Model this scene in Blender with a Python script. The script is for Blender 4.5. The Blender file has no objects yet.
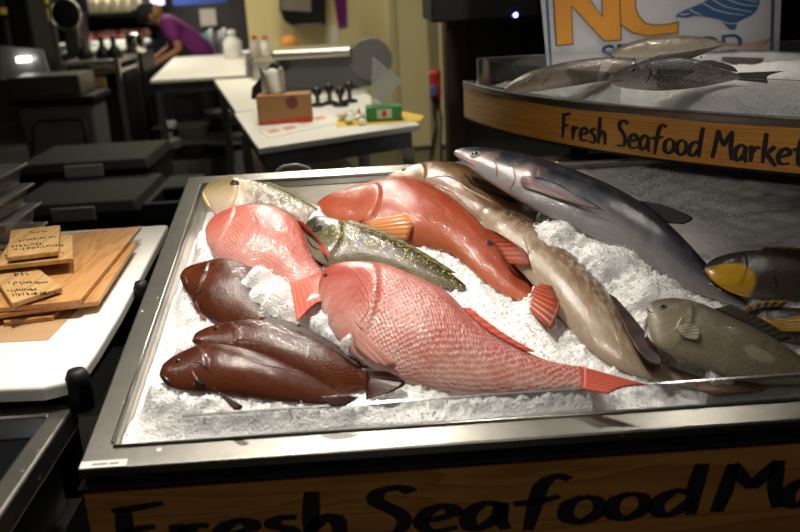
import bpy, bmesh, math, random
from mathutils import Vector, Matrix, noise
from mathutils.bvhtree import BVHTree
from mathutils.kdtree import KDTree
FSAMP = []
random.seed(7)
S = bpy.context.scene
COL = S.collection
V3 = Vector

# ------------------------------------------------------------------ camera
FPX = 850.0
CAM = V3((0, 0, 1.6))
RT = V3((0.99753434, -0.04900107, -0.05024071))
ROWX = V3((0.99753434, 0.06304417, 0.03083288))
_h = V3((0, 281, 850)).normalized()
_ex = V3((27500, 1738, 850)).normalized()
_ez = _ex.cross(_h).normalized()
if _ez.y < 0: _ez = -_ez
_ey = _ez.cross(_ex)
if _ey.z < 0: _ey = -_ey
def c2w(c): return V3((c.dot(_ex), c.dot(_ey), c.dot(_ez)))
def ray(px, py): return c2w(V3((px-400, 266-py, FPX)))
def atz(px, py, z):
    r = ray(px, py); return CAM + r*((z-CAM.z)/r.z)
def aty(px, py, y):
    r = ray(px, py); return CAM + r*(y/r.y)
def onpl(px, py, p0, n):
    r = ray(px, py); return CAM + r*((p0-CAM).dot(n)/r.dot(n))
def proj(p):
    d = p-CAM
    c = V3((0, 0, 0)) + _ex*d.x + _ey*d.y + _ez*d.z
    return (400+FPX*c.x/c.z, 266-FPX*c.y/c.z)
cam = bpy.data.cameras.new('camera'); camo = bpy.data.objects.new('camera', cam); COL.objects.link(camo)
_r, _u, _f = c2w(V3((1,0,0))), c2w(V3((0,1,0))), c2w(V3((0,0,1)))
camo.matrix_world = Matrix(((_r.x,_u.x,-_f.x,CAM.x),(_r.y,_u.y,-_f.y,CAM.y),(_r.z,_u.z,-_f.z,CAM.z),(0,0,0,1)))
cam.sensor_width = 36; cam.lens = 36*FPX/800; cam.clip_start = .05; cam.clip_end = 60
cam.dof.use_dof = True; cam.dof.focus_distance = 1.95; cam.dof.aperture_fstop = 2.8
S.camera = camo

# tray frame of reference: U along the front, V up the slope, W out of the rim plane
TILT = math.radians(12.1)
T0 = V3((-.522, 1.282, .85))
TU, TV, TW = V3((1,0,0)), V3((0,math.cos(TILT),math.sin(TILT))), V3((0,-math.sin(TILT),math.cos(TILT)))
def tp(u, v, w=0): return T0 + TU*u + TV*v + TW*w
def onw(px, py, w): return onpl(px, py, T0+TW*w, TW)
def uv_of(p):
    d = p-T0; return d.dot(TU), d.dot(TV), d.dot(TW)

# ------------------------------------------------------------------ materials
MATS = {}
class NT:
    def __init__(s, name):
        s.m = bpy.data.materials.new(name); s.m.use_nodes = True
        s.t = s.m.node_tree; s.b = s.t.nodes['Principled BSDF']
    def n(s, typ, **kw):
        d = s.t.nodes.new(typ)
        for k, v in kw.items():
            if k.startswith('i_'): d.inputs[k[2:].replace('_', ' ')].default_value = v
            else: setattr(d, k, v)
        return d
    def l(s, a, b): s.t.links.new(a, b)
    def ramp(s, fac, stops, interp='LINEAR'):
        r = s.n('ShaderNodeValToRGB'); r.color_ramp.interpolation = interp
        e = r.color_ramp.elements
        while len(e) < len(stops): e.new(.5)
        for i, (p, c) in enumerate(stops):
            e[i].position = p; e[i].color = (c[0], c[1], c[2], 1) if hasattr(c, '__len__') else (c, c, c, 1)
        s.l(fac, r.inputs[0]); return r.outputs[0]
    def mix(s, fac, a, b, mode='MIX'):
        r = s.n('ShaderNodeMix', data_type='RGBA', blend_type=mode)
        for sock, v in ((r.inputs[0], fac), (r.inputs[6], a), (r.inputs[7], b)):
            if isinstance(v, (int, float)): sock.default_value = v
            elif isinstance(v, (tuple, list)): sock.default_value = (v[0], v[1], v[2], 1)
            else: s.l(v, sock)
        return r.outputs[2]
    def math(s, op, a, b=0.0, c=0.0):
        r = s.n('ShaderNodeMath', operation=op)
        for i, v in enumerate((a, b, c)):
            if isinstance(v, (int, float)): r.inputs[i].default_value = v
            else: s.l(v, r.inputs[i])
        return r.outputs[0]
    def mapping(s, vec, scale=(1,1,1), rot=(0,0,0), loc=(0,0,0)):
        r = s.n('ShaderNodeMapping'); s.l(vec, r.inputs[0])
        r.inputs['Scale'].default_value = scale; r.inputs['Rotation'].default_value = rot; r.inputs['Location'].default_value = loc
        return r.outputs[0]
    def noise(s, vec, scale, detail=3, rough=.5, dist=0):
        r = s.n('ShaderNodeTexNoise'); s.l(vec, r.inputs['Vector'])
        r.inputs['Scale'].default_value = scale; r.inputs['Detail'].default_value = detail
        r.inputs['Roughness'].default_value = rough; r.inputs['Distortion'].default_value = dist
        return r.outputs['Fac']
    def voro(s, vec, scale, rnd=1, out='Distance', feature='F1'):
        r = s.n('ShaderNodeTexVoronoi', feature=feature); s.l(vec, r.inputs['Vector'])
        r.inputs['Scale'].default_value = scale; r.inputs['Randomness'].default_value = rnd
        return r.outputs[out]
    def bump(s, h, strength=.3, dist=.002, nrm=None):
        r = s.n('ShaderNodeBump'); s.l(h, r.inputs['Height'])
        r.inputs['Strength'].default_value = strength; r.inputs['Distance'].default_value = dist
        if nrm is not None: s.l(nrm, r.inputs['Normal'])
        return r.outputs[0]
    def set(s, **kw):
        for k, v in kw.items():
            i = s.b.inputs[k.replace('_', ' ')]
            if isinstance(v, (int, float)): i.default_value = v
            elif isinstance(v, (tuple, list)): i.default_value = (v[0], v[1], v[2], 1) if len(v) == 3 and i.type == 'RGBA' else v
            else: s.l(v, i)
        return s.m
    def obj(s): return s.n('ShaderNodeTexCoord').outputs['Object']
    def uv(s, name): return s.n('ShaderNodeUVMap', uv_map=name).outputs[0]

def plain(name, col, rough=.5, metal=0, spec=.5, var=.12, scale=30, bump=0, **kw):
    if name in MATS: return MATS[name]
    t = NT(name); c = t.obj()
    f = t.noise(c, scale, 4)
    cc = t.mix(f, tuple(x*(1-var) for x in col), tuple(min(1, x*(1+var)) for x in col))
    t.set(Base_Color=cc, Roughness=rough, Metallic=metal, Specular_IOR_Level=spec, **kw)
    if bump: t.set(Normal=t.bump(t.noise(c, scale*6, 3), bump, .002))
    MATS[name] = t.m; return t.m
def emit(name, col, st):
    if name in MATS: return MATS[name]
    t = NT(name); t.set(Base_Color=col, Emission_Color=col, Emission_Strength=st); MATS[name] = t.m; return t.m
def steel(name, col=(.55,.53,.49), rough=.32, stretch=(2,60,60)):
    t = NT(name); c = t.obj()
    f = t.noise(t.mapping(c, stretch), 14, 5, .65)
    s = t.noise(c, 18, 6, .7)
    bc = t.mix(t.ramp(s, [(.35, 0), (.7, 1)]), tuple(x*.82 for x in col), col)
    spots = t.ramp(t.voro(c, 22, 1), [(.05, 1), (.11, 0)])
    spots = t.math('MULTIPLY', spots, t.ramp(t.noise(c, 6, 2), [(.5, 0), (.6, 1)]))
    bc = t.mix(t.math('MULTIPLY', spots, .5), bc, (.75,.74,.7))
    r = t.math('ADD', t.math('MULTIPLY', f, .16), rough-.08)
    t.set(Base_Color=bc, Metallic=1.0, Roughness=t.math('ADD', r, t.math('MULTIPLY', spots, .3)), Normal=t.bump(f, .06, .001))
    MATS[name] = t.m; return t.m
def wood(name, a, b, c3, scale=6, along='x', rough=.38, rings=9.):
    t = NT(name); c = t.obj()
    st = {'x': (.25, 2.2, 2.2), 'y': (2.2, .25, 2.2)}[along]
    m = t.mapping(c, st)
    d = t.noise(m, scale*.8, 3, .5, .6)
    w = t.math('FRACT', t.math('MULTIPLY', d, rings))
    g = t.noise(t.mapping(c, tuple(x*6 for x in st)), scale*6, 4, .6)
    col = t.ramp(w, [(0, a), (.55, b), (.85, c3), (1, a)])
    col = t.mix(t.math('MULTIPLY', g, .45), col, tuple(x*.62 for x in b))
    t.set(Base_Color=col, Roughness=rough, Normal=t.bump(g, .08, .001)); MATS[name] = t.m; return t.m

M_RIM = steel('rim_steel', (.29,.28,.25), .33)
M_STEEL = steel('steel', (.55,.53,.48), .3)
M_LINER = steel('liner_steel', (.62,.59,.52), .42, (60,60,3))
M_BLACK = plain('black_plastic', (.007,.007,.0075), .5, 0, .3, var=.25)
M_BLACKGL = plain('black_gloss', (.01,.01,.011), .22)
M_DARKGREY = plain('dark_grey_plastic', (.010,.010,.011), .65, 0, .2, var=.2)
M_GREY = plain('grey_enamel', (.17,.17,.18), .45)
M_PLASTGREY = plain('bin_grey', (.075,.078,.083), .6)
M_WHITE = plain('white_board', (.86,.85,.80), .38, var=.03, scale=8)
M_WHITEP = plain('white_plastic', (.8,.8,.78), .4, var=.04)
M_PAPER = plain('paper_white', (.8,.78,.73), .85, var=.04)
M_WALL = plain('cream_paint', (.74,.64,.33), .6, var=.06, scale=3)
M_INK = plain('ink', (.012,.010,.012), .5)
M_PANEL = wood('panel_wood', (.50,.25,.060), (.40,.185,.040), (.31,.135,.028), 5, 'x', .35)
M_SIGNW = wood('sign_wood', (.68,.36,.135), (.58,.285,.095), (.46,.20,.062), 7, 'y', .4, 8)
M_SIGNP = wood('sign_wood_pale', (.72,.47,.21), (.62,.37,.14), (.50,.27,.09), 8, 'y', .42, 5)
M_KRAFT = plain('kraft_paper', (.46,.28,.14), .85, var=.08)
M_CARD = plain('cardboard', (.36,.19,.075), .8, var=.08)
M_GREEN = plain('green_card', (.03,.20,.06), .55)
M_RED = plain('red_print', (.55,.05,.035), .6)
M_ORANGE = plain('orange_print', (.75,.28,.05), .6)
M_YELLOW = plain('yellow_print', (.75,.5,.06), .6)
M_BLUE = plain('blue_print', (.02,.11,.27), .5)
M_ROYAL = plain('royal_blue', (.03,.07,.30), .5)
M_NCY = plain('letter_orange', (.80,.33,.02), .5, var=.04)
M_SIGNWHITE = plain('sign_white', (.62,.63,.66), .5, var=.03)
M_PURPLE = plain('purple_cloth', (.14,.010,.13), .85, var=.2)
M_SKIN = plain('skin', (.32,.15,.085), .55)
M_CLOTH = plain('black_cloth', (.012,.011,.013), .9)
M_HAIR = plain('hair_brown', (.25,.14,.06), .7)
M_PINKMEAT = plain('pink_meat', (.80,.38,.32), .4, var=.3, scale=14)
M_GLINT = emit('glint_white', (1,.95,.85), 6)  # glow colour of the painted glint on the clear guard
M_BLUELED = emit('blue_led', (.15,.2,1), 14)
M_VIOLETLED = emit('violet_led', (.25,.15,1), 1.5)
def glassy(name, tint=(1,1,1), refl=.10, haze=.0, rough=.08):
    t = NT(name); t.t.nodes.remove(t.b)
    out = [n for n in t.t.nodes if n.type == 'OUTPUT_MATERIAL'][0]
    tr = t.n('ShaderNodeBsdfTransparent'); tr.inputs[0].default_value = (*tint, 1)
    gl = t.n('ShaderNodeBsdfGlossy'); gl.inputs['Roughness'].default_value = rough
    df = t.n('ShaderNodeBsdfDiffuse'); df.inputs[0].default_value = (.8,.8,.8,1)
    lw = t.n('ShaderNodeLayerWeight'); lw.inputs[0].default_value = .35
    m1 = t.n('ShaderNodeMixShader'); m1.inputs[0].default_value = haze
    t.l(tr.outputs[0], m1.inputs[1]); t.l(df.outputs[0], m1.inputs[2])
    m2 = t.n('ShaderNodeMixShader'); t.l(t.math('ADD', t.math('MULTIPLY', lw.outputs['Fresnel'], .6), refl), m2.inputs[0])
    t.l(m1.outputs[0], m2.inputs[1]); t.l(gl.outputs[0], m2.inputs[2]); t.l(m2.outputs[0], out.inputs[0])
    MATS[name] = t.m; return t.m
M_ACRYL = glassy('acrylic', (.96,.97,.97), .012, .012)
M_ACEDGE = glassy('acrylic_edge', (.8,.8,.78), .22, .25, .15)
M_FILM = glassy('clear_film', (.85,.87,.85), .08, .32, .25)
M_TUBCLEAR = glassy('clear_tub', (.72,.72,.74), .12, .16, .2)

# ice
def ice_mat():
    t = NT('crushed_ice'); c = t.obj()
    n1 = t.noise(c, 140, 4, .65); n2 = t.voro(c, 170, 1)
    h = t.math('ADD', n1, t.math('MULTIPLY', n2, .6))
    col = t.mix(t.ramp(n1, [(.3, 0), (.7, 1)]), (.90,.895,.885), (.97,.965,.955))
    t.set(Base_Color=col, Roughness=.32, Specular_IOR_Level=.5, Normal=t.bump(h, .6, .004), Subsurface_Weight=.35, Subsurface_Scale=.03)
    t.b.inputs['Subsurface Radius'].default_value = (1,1,1)
    return t.m
M_ICE = ice_mat()

def fish_mat(name, ramp, mottle=None, mscale=30, mamt=.5, mlo=.45, mhi=.65, scale=None, scol=None, samt=.5, spots=None, sscale=60,
             rough=.28, head=None, sbump=.5, fine=None, extra=None, coat=.4, metal=0., spec=.17):
    """skin: ramp runs belly(0) to back(1); scale = scale size in metres"""
    t = NT(name)
    uvm, sv = t.uv('metres'), t.uv('body')
    sep = t.n('ShaderNodeSeparateXYZ'); t.l(sv, sep.inputs[0]); s_, v_ = sep.outputs[0], sep.outputs[1]
    wob = t.math('ADD', v_, t.math('MULTIPLY', t.math('SUBTRACT', t.noise(uvm, 12, 3), .5), .35))
    col = t.ramp(wob, ramp)
    n1 = t.noise(uvm, mscale, 4, .6)
    if mottle: col = t.mix(t.math('MULTIPLY', t.ramp(n1, [(mlo, 0), (mhi, 1)]), mamt), col, mottle)
    col = t.mix(.35, col, t.ramp(t.noise(uvm, 90, 5, .7), [(.3, (.5,.5,.5)), (.7, (1,1,1))]), 'MULTIPLY')
    nrm = None
    fade = t.ramp(s_, [(.18, 0), (.30, 1)]) 
    if scale:
        mp = t.mapping(uvm, (1/scale, 1/scale*.8, 1), (0,0,.78))
        d = d0 = t.voro(mp, 1, .38)
        e = t.math('MULTIPLY', t.ramp(d, [(.25, 0), (.62, 1)]), t.ramp(t.noise(uvm, 14, 4, .6), [(.3, .25), (.65, 1)]))
        if scol: col = t.mix(t.math('MULTIPLY', t.math('MULTIPLY', e, samt), fade), col, scol)
        if scol: pass
        nrm = t.bump(t.math('MULTIPLY', d, fade), sbump, scale*.35)
    if spots:
        d = t.voro(uvm, sscale, .75)
        m = t.ramp(d, [(.26, 1), (.40, 0)])
        m = t.math('MULTIPLY', m, t.ramp(v_, [(.25, .15), (.5, 1)]))
        m = t.math('MULTIPLY', m, t.ramp(s_, [(.12, .0), (.26, 1)]))
        col = t.mix(m, col, spots)
    if head: # (colour, s where it ends)
        col = t.mix(t.ramp(s_, [(head[1]-.06, 1), (head[1]+.05, 0)]), col, t.ramp(wob, head[0]))
    if extra: col = extra(t, col, s_, v_, uvm)
    fb = t.noise(uvm, fine or 160, 3, .6)
    lb = t.noise(uvm, 45, 3, .6); nrm = t.bump(lb, .30, .004, nrm); nrm = t.bump(fb, .3, .0010, nrm)
    ro = t.math('ADD', t.math('MULTIPLY', n1, .16), rough-.08)
    t.set(Base_Color=col, Roughness=ro, Normal=nrm, Coat_Weight=min(1, coat*1.6), Coat_Roughness=.06, Specular_IOR_Level=spec, Metallic=metal)
    cn = t.bump(t.noise(uvm, 60, 4, .65), .35, .0045, None if not scale else t.bump(t.math('MULTIPLY', d0, fade), sbump*.5, scale*.35))
    t.l(cn, t.b.inputs['Coat Normal'])
    return t.m
def fin_mat(name, a, b, rays=9, tip=None, rough=.35):
    t = NT(name); uvm = t.uv('body')
    sep = t.n('ShaderNodeSeparateXYZ'); t.l(uvm, sep.inputs[0])
    w = t.math('SINE', t.math('ADD', t.math('MULTIPLY', sep.outputs[0], rays*6.283), t.math('MULTIPLY', t.noise(uvm, 6, 3), 2)))
    col = t.mix(t.math('ADD', t.math('MULTIPLY', w, .5), .5), a, b)
    if tip: col = t.mix(t.ramp(t.math('ADD', sep.outputs[1], t.math('MULTIPLY', t.noise(uvm, 5, 3), .3)), [(.75, 0), (1.1, 1)]), col, tip)
    t.set(Base_Color=col, Roughness=rough, Coat_Weight=.08, Coat_Roughness=.15, Normal=t.bump(w, .09, .0015), Specular_IOR_Level=.10)
    return t.m

# ------------------------------------------------------------------ objects
WL = {}          # world location of every object made
def link(o, wl, parent=None):
    COL.objects.link(o)
    if parent is not None:
        o.parent = parent; o.location = wl - WL[parent.name]
    else: o.location = wl
    WL[o.name] = wl.copy(); return o
def tag(o, label=None, cat=None, group=None, kind=None):
    if label: o['label'] = label
    if cat: o['category'] = cat
    if group: o['group'] = group
    if kind: o['kind'] = kind
    return o
def thing(name, label, cat, loc, group=None):
    o = bpy.data.objects.new(name, None); o.empty_display_size = .05
    link(o, V3(loc)); return tag(o, label, cat, group)
def finish(name, bm, mat, parent=None, smooth=False, bevel=0, seg=2, recalc=True):
    if recalc: bmesh.ops.recalc_face_normals(bm, faces=bm.faces)
    me = bpy.data.meshes.new(name)
    vs = bm.verts
    mn = V3((min(v.co.x for v in vs), min(v.co.y for v in vs), min(v.co.z for v in vs)))
    mx = V3((max(v.co.x for v in vs), max(v.co.y for v in vs), max(v.co.z for v in vs)))
    org = V3(((mn.x+mx.x)/2, (mn.y+mx.y)/2, mn.z))
    for v in vs: v.co -= org
    bm.to_mesh(me); bm.free()
    for m in (mat if isinstance(mat, list) else [mat]): me.materials.append(m)
    if smooth:
        for p in me.polygons: p.use_smooth = True
    o = bpy.data.objects.new(name, me)
    link(o, org, parent)
    if bevel:
        b = o.modifiers.new('bevel', 'BEVEL'); b.width = bevel; b.segments = seg; b.limit_method = 'ANGLE'; b.angle_limit = .6
        if smooth is False:
            for p in me.polygons: p.use_smooth = False
    return o
class MB:
    def __init__(s): s.bm = bmesh.new()
    def box(s, a, b):
        x0,y0,z0 = a; x1,y1,z1 = b
        return s.prism([(x0,y0),(x1,y0),(x1,y1),(x0,y1)], z0, z1)
    def prism(s, pts, z0, z1):
        lo = [s.bm.verts.new((p[0],p[1],z0)) for p in pts]; hi = [s.bm.verts.new((p[0],p[1],z1)) for p in pts]
        return s._sides(lo, hi)
    def _sides(s, lo, hi):
        n = len(lo)
        s.bm.faces.new(lo[::-1]); s.bm.faces.new(hi)
        for i in range(n): s.bm.faces.new((lo[i], lo[(i+1)%n], hi[(i+1)%n], hi[i]))
        return s
    def loop2(s, A, B):
        return s._sides([s.bm.verts.new(p) for p in A], [s.bm.verts.new(p) for p in B])
    def slab(s, pts, n, th):            # polygon in space, thickened along n
        return s.loop2([p for p in pts], [p+n*th for p in pts])
    def tube(s, pts, r, k=8, caps=True):
        pts = [V3(p) for p in pts]; rings = []
        for i, p in enumerate(pts):
            d = (pts[min(i+1, len(pts)-1)]-pts[max(i-1, 0)]).normalized()
            a = d.cross(V3((0,0,1)));
            if a.length < .05: a = d.cross(V3((1,0,0)))
            a.normalize(); b = d.cross(a)
            rr = r[i] if isinstance(r, (list, tuple)) else r
            rings.append([s.bm.verts.new(p+(a*math.cos(2*math.pi*j/k)+b*math.sin(2*math.pi*j/k))*rr) for j in range(k)])
        for A, B in zip(rings, rings[1:]):
            for j in range(k): s.bm.faces.new((A[j], A[(j+1)%k], B[(j+1)%k], B[j]))
        if caps: s.bm.faces.new(rings[0][::-1]); s.bm.faces.new(rings[-1])
        return s
    def lathe(s, c, prof, k=20, axis=V3((0,0,1))):   # prof: (radius, height)
        axis = V3(axis).normalized(); a = axis.orthogonal().normalized(); b = axis.cross(a); c = V3(c); rings = []
        for r, h in prof:
            rings.append([s.bm.verts.new(c+axis*h+(a*math.cos(2*math.pi*j/k)+b*math.sin(2*math.pi*j/k))*max(r, 1e-4)) for j in range(k)])
        for A, B in zip(rings, rings[1:]):
            for j in range(k): s.bm.faces.new((A[j], A[(j+1)%k], B[(j+1)%k], B[j]))
        s.bm.faces.new(rings[0][::-1]); s.bm.faces.new(rings[-1]); return s
    def ball(s, c, r, sc=(1,1,1), k=14, mat=None):
        m = Matrix.Translation(c) @ (mat if mat is not None else Matrix.Identity(4)) @ Matrix.Diagonal((r*sc[0], r*sc[1], r*sc[2], 1))
        bmesh.ops.create_uvsphere(s.bm, u_segments=k, v_segments=max(6, k//2), radius=1, matrix=m); return s
    def out(s, name, mat, parent=None, smooth=False, bevel=0, seg=2): return finish(name, s.bm, mat, parent, smooth, bevel, seg)
def pbox(x0, y0, x1, y1, Y, depth):     # box whose front face fills a picture rectangle at depth Y
    a, b = aty(x0, (y0+y1)/2, Y), aty(x1, (y0+y1)/2, Y)
    zt, zb = aty((x0+x1)/2, y0, Y).z, aty((x0+x1)/2, y1, Y).z
    return (a.x, Y, zb), (b.x, Y+depth, zt)
def crom(pts, n):                        # Catmull-Rom resample of a polyline to n points, even in arc length
    P = [V3(p) if len(p) == 3 else V3((p[0], p[1], 0)) for p in pts]
    Q = []
    for i in range(len(P)-1):
        p0, p1, p2, p3 = P[max(i-1,0)], P[i], P[i+1], P[min(i+2,len(P)-1)]
        for k in range(12):
            t = k/12
            Q.append(.5*((2*p1)+(p2-p0)*t+(2*p0-5*p1+4*p2-p3)*t*t+(3*p1-p0-3*p2+p3)*t**3))
    Q.append(P[-1]); L = [0]
    for a, b in zip(Q, Q[1:]): L.append(L[-1]+(b-a).length)
    out, j = [], 0
    for i in range(n):
        t = L[-1]*i/(n-1)
        while j < len(L)-2 and L[j+1] < t: j += 1
        f = (t-L[j])/max(L[j+1]-L[j], 1e-9); out.append(Q[j].lerp(Q[j+1], min(max(f,0),1)))
    return out

# ------------------------------------------------------------------ lettering
GLYPH = {
 'F': ([[(.10,1.0),(.08,.5),(.05,0)], [(.0,.97),(.2,1.0),(.46,1.07)], [(.08,.52),(.36,.58)]], .50),
 'r': ([[(.05,.58),(.07,.3),(.07,0)], [(.07,.3),(.2,.52),(.34,.50)]], .38),
 'e': ([[(.06,.26),(.24,.32),(.36,.42),(.28,.56),(.13,.50),(.03,.25),(.13,.03),(.38,.08)]], .44),
 's': ([[(.32,.55),(.16,.56),(.10,.42),(.25,.28),(.27,.08),(.13,.0),(.0,.06)]], .38),
 'h': ([[(.10,1.08),(.07,.5),(.05,0)], [(.06,.25),(.2,.52),(.31,.42),(.33,0)]], .44),
 'S': ([[(.44,.92),(.33,1.04),(.14,.98),(.10,.78),(.26,.56),(.36,.34),(.28,.06),(.02,.06)]], .48),
 'a': ([[(.36,.50),(.20,.56),(.05,.34),(.07,.04),(.20,.05),(.34,.30),(.37,.50)], [(.37,.54),(.35,.2),(.41,-.04)]], .48),
 'f': ([[(.54,.96),(.40,1.04),(.27,.86),(.20,.4),(.14,-.10)], [(.0,.50),(.22,.52),(.44,.60)]], .46),
 'o': ([[(.22,.55),(.07,.42),(.05,.12),(.20,.0),(.36,.18),(.35,.45),(.22,.55)]], .44),
 'd': ([[(.36,.48),(.20,.52),(.04,.28),(.08,.03),(.22,.05),(.38,.32)], [(.46,1.08),(.40,.5),(.38,-.02)]], .52),
 'M': ([[(.04,0),(.12,.5),(.17,1.03)], [(.17,1.03),(.28,.72),(.38,.48)], [(.38,.48),(.50,.75),(.63,1.03)], [(.63,1.03),(.62,.5),(.66,0)]], .72),
 'k': ([[(.10,1.05),(.07,.5),(.05,0)], [(.38,.62),(.22,.42),(.07,.30)], [(.14,.34),(.28,.16),(.44,-.08)]], .46),
 't': ([[(.20,.92),(.17,.4),(.20,.05),(.36,.04)], [(.0,.55),(.40,.60)]], .42),
}
def word(mb, text, fpos, height, width, stroke=.13, th=.0015):
    """fpos(x, h) -> (point, normal); x in 0..width, h in metres"""
    tot = sum(GLYPH[c][1] for c in text); sx = width/tot; x0 = 0
    for c in text:
        for st in GLYPH[c][0]:
            P = crom(st, max(6, 5*len(st)))
            L, R = [], []
            n = len(P)
            for i, p in enumerate(P):
                d = (P[min(i+1,n-1)]-P[max(i-1,0)]).normalized(); q = V3((-d.y, d.x, 0))
                w = stroke*.5*(.72+.28*math.sin(3.0*i/(n-1)+.4))*(1.15 if abs(d.y) > abs(d.x) else .88)
                L.append(p+q*w); R.append(p-q*w)
            def pt(p, lift):
                co, nn = fpos((x0+p.x)*sx, p.y*height); return co+nn*lift
            for i in range(n-1):
                quad = [L[i], L[i+1], R[i+1], R[i]]
                mb.loop2([pt(q, -.0004) for q in quad], [pt(q, th) for q in quad])
        x0 += GLYPH[c][1]

# ------------------------------------------------------------------ the room
def struct(name, mb, mat, bevel=0):
    o = mb.out(name, mat, None, False, bevel); o['kind'] = 'structure'; return o
t = NT('floor_tile'); c = t.obj()
br = t.n('ShaderNodeTexBrick'); t.l(c, br.inputs[0]); br.offset = 0
for k, v in (('Color1', (.035,.034,.033,1)), ('Color2', (.045,.043,.04,1)), ('Mortar', (.015,.015,.014,1))): br.inputs[k].default_value = v
br.inputs['Scale'].default_value = 1; br.inputs['Brick Width'].default_value = .3; br.inputs['Row Height'].default_value = .3; br.inputs['Mortar Size'].default_value = .004
t.set(Base_Color=br.outputs[0], Roughness=.22)
struct('floor', MB().box((-6,-1,-.1), (6,14,0)), t.m)
M_DARKWALL = plain('dark_wall', (.02,.018,.016), .8)
struct('wall_rear', MB().box((-6,12.6,0), (6,12.8,3.2)), M_DARKWALL)
struct('wall_left', MB().box((-6.2,-1,0), (-6,12.8,3.2)), M_DARKWALL)
struct('wall_right', MB().box((6,-1,0), (6.2,12.8,3.2)), M_DARKWALL)
WB = 8.7
xa, xb = aty(249, 40, WB).x, .75
struct('wall_back', MB().box((xa,WB,0), (xb,WB+.15,3.2)), M_WALL)
xd0, xd1 = aty(398, 60, WB).x, aty(447, 60, WB).x
d = MB().box((xd0,WB-.05,.02), (xd1,WB-.002,2.15)).out('door_1', plain('door_cream', (.80,.70,.40), .5, var=.05, scale=3), None, False, .005); d['kind'] = 'structure'
fr = MB()
fr.box((xd0-.07,WB-.07,.0), (xd0-.005,WB-.002,2.2)); fr.box((xd1+.005,WB-.07,0), (xd1+.07,WB-.002,2.2)); fr.box((xd0-.07,WB-.07,2.2), (xd1+.07,WB-.002,2.27))
struct('trim_1', fr, plain('door_trim', (.62,.54,.29), .5), .004)
# dark column right of the cream wall, with a box above
pc = MB(); a, b = pbox(447, -40, 470, 180, 5.0, .25); pc.box((a[0],a[1],0), (b[0],b[1],3.2))
struct('wall_pillar', pc, plain('pillar_brown', (.035,.014,.009), .5), .01)
o = MB().box(*pbox(430, -60, 540, 20, 4.4, .6)).out('display_screen', M_BLACK, None, False, .01)
tag(o, 'black boxy housing hung high in front of the brown pillar', 'screen housing')
o = MB().ball(aty(515.5, 15, 4.396), .011).out('indicator_light', M_BLUELED, None, True)
tag(o, 'tiny glowing blue indicator light on the black housing', 'indicator light')

# ------------------------------------------------------------------ display case (tray)
TUW, TVW = 1.95, 1.20
RIMF, RIML, RIMB = .062, .050, .063
case = thing('display_case', 'long steel ice display case with a wooden lettered front, holding whole fish', 'display case', (T0.x+TUW/2, T0.y+.55, 0))
def frame_mesh(mb, o0, o1, i0, i1, w0, w1):
    O = [(o0[0],o0[1]),(o1[0],o0[1]),(o1[0],o1[1]),(o0[0],o1[1])]; I = [(i0[0],i0[1]),(i1[0],i0[1]),(i1[0],i1[1]),(i0[0],i1[1])]
    vo0 = [mb.bm.verts.new(tp(*p,w0)) for p in O]; vo1 = [mb.bm.verts.new(tp(*p,w1)) for p in O]
    vi0 = [mb.bm.verts.new(tp(*p,w0)) for p in I]; vi1 = [mb.bm.verts.new(tp(*p,w1)) for p in I]
    for i in range(4):
        j = (i+1)%4
        mb.bm.faces.new((vo1[i],vo1[j],vi1[j],vi1[i])); mb.bm.faces.new((vo0[i],vi0[i],vi0[j],vo0[j]))
        mb.bm.faces.new((vo0[i],vo0[j],vo1[j],vo1[i])); mb.bm.faces.new((vi0[i],vi1[i],vi1[j],vi0[j]))
rim = MB(); frame_mesh(rim, (0,0), (TUW,TVW), (RIML,RIMF), (TUW-RIML,TVW-RIMB), -.022, 0)
rim.out('rim', M_RIM, case, False, .004, 3)
lin = MB(); frame_mesh(lin, (RIML-.012,RIMF-.012), (TUW-RIML+.012,TVW-RIMB+.012), (RIML,RIMF), (TUW-RIML,TVW-RIMB), -.20, -.0225)
lin.loop2([tp(RIML-.01,RIMF-.01,-.21), tp(TUW-RIML,RIMF-.01,-.21), tp(TUW-RIML,TVW-RIMB,-.21), tp(RIML-.01,TVW-RIMB,-.21)],
          [tp(RIML-.01,RIMF-.01,-.2), tp(TUW-RIML,RIMF-.01,-.2), tp(TUW-RIML,TVW-RIMB,-.2), tp(RIML-.01,TVW-RIMB,-.2)])
lin.out('liner', M_LINER, case)
hem = MB()                                # raised inner bead along the front and the left of the rim
hem.tube([tp(RIML-.004,RIMF,.002), tp(RIML-.004,TVW-RIMB,.002)], .0032, 6)
hem.tube([tp(RIML,RIMF-.010,.001), tp(TUW-RIML,RIMF-.010,.001)], .0035, 6)
hem.tube([tp(RIML,TVW-RIMB+.003,.002), tp(TUW-RIML,TVW-RIMB+.003,.002)], .0032, 6)
hem.out('rim_bead', M_STEEL, case, True)
X0, X1, YF = T0.x, T0.x+TUW, T0.y
MB().box((X0+.006,YF+.012,.812), (X1,YF+.05,.826)).out('shadow_gap', M_BLACK, case)
MB().box((X0-.004,YF-.004,.8055), (X1,YF+.03,.816)).out('bumper_strip', M_DARKGREY, case, False, .003)
MB().box((X0+.002,YF+.002,.40), (X1,YF+.028,.805)).out('front_panel', M_PANEL, case, False, .002)
cb = MB(); yb = YF+TVW*math.cos(TILT)-.01
cb.prism([(X0+.014,YF+.032),(X1-.02,YF+.032),(X1-.02,yb),(X0+.014,yb)], .08, .79)
for q in cb.bm.verts:
    if q.co.z > .5: q.co.z = .60 + (q.co.y-YF)*math.tan(TILT)
cb.out('cabinet_body', M_BLACK, case)
sk = MB()
A = [V3((X0+.004,YF+.034,.60)), V3((X0+.004,yb,.60)), V3((X0+.004,yb,tp(0,TVW-.01,-.024).z)), V3((X0+.004,YF+.034,tp(0,.034,-.024).z))]
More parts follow.
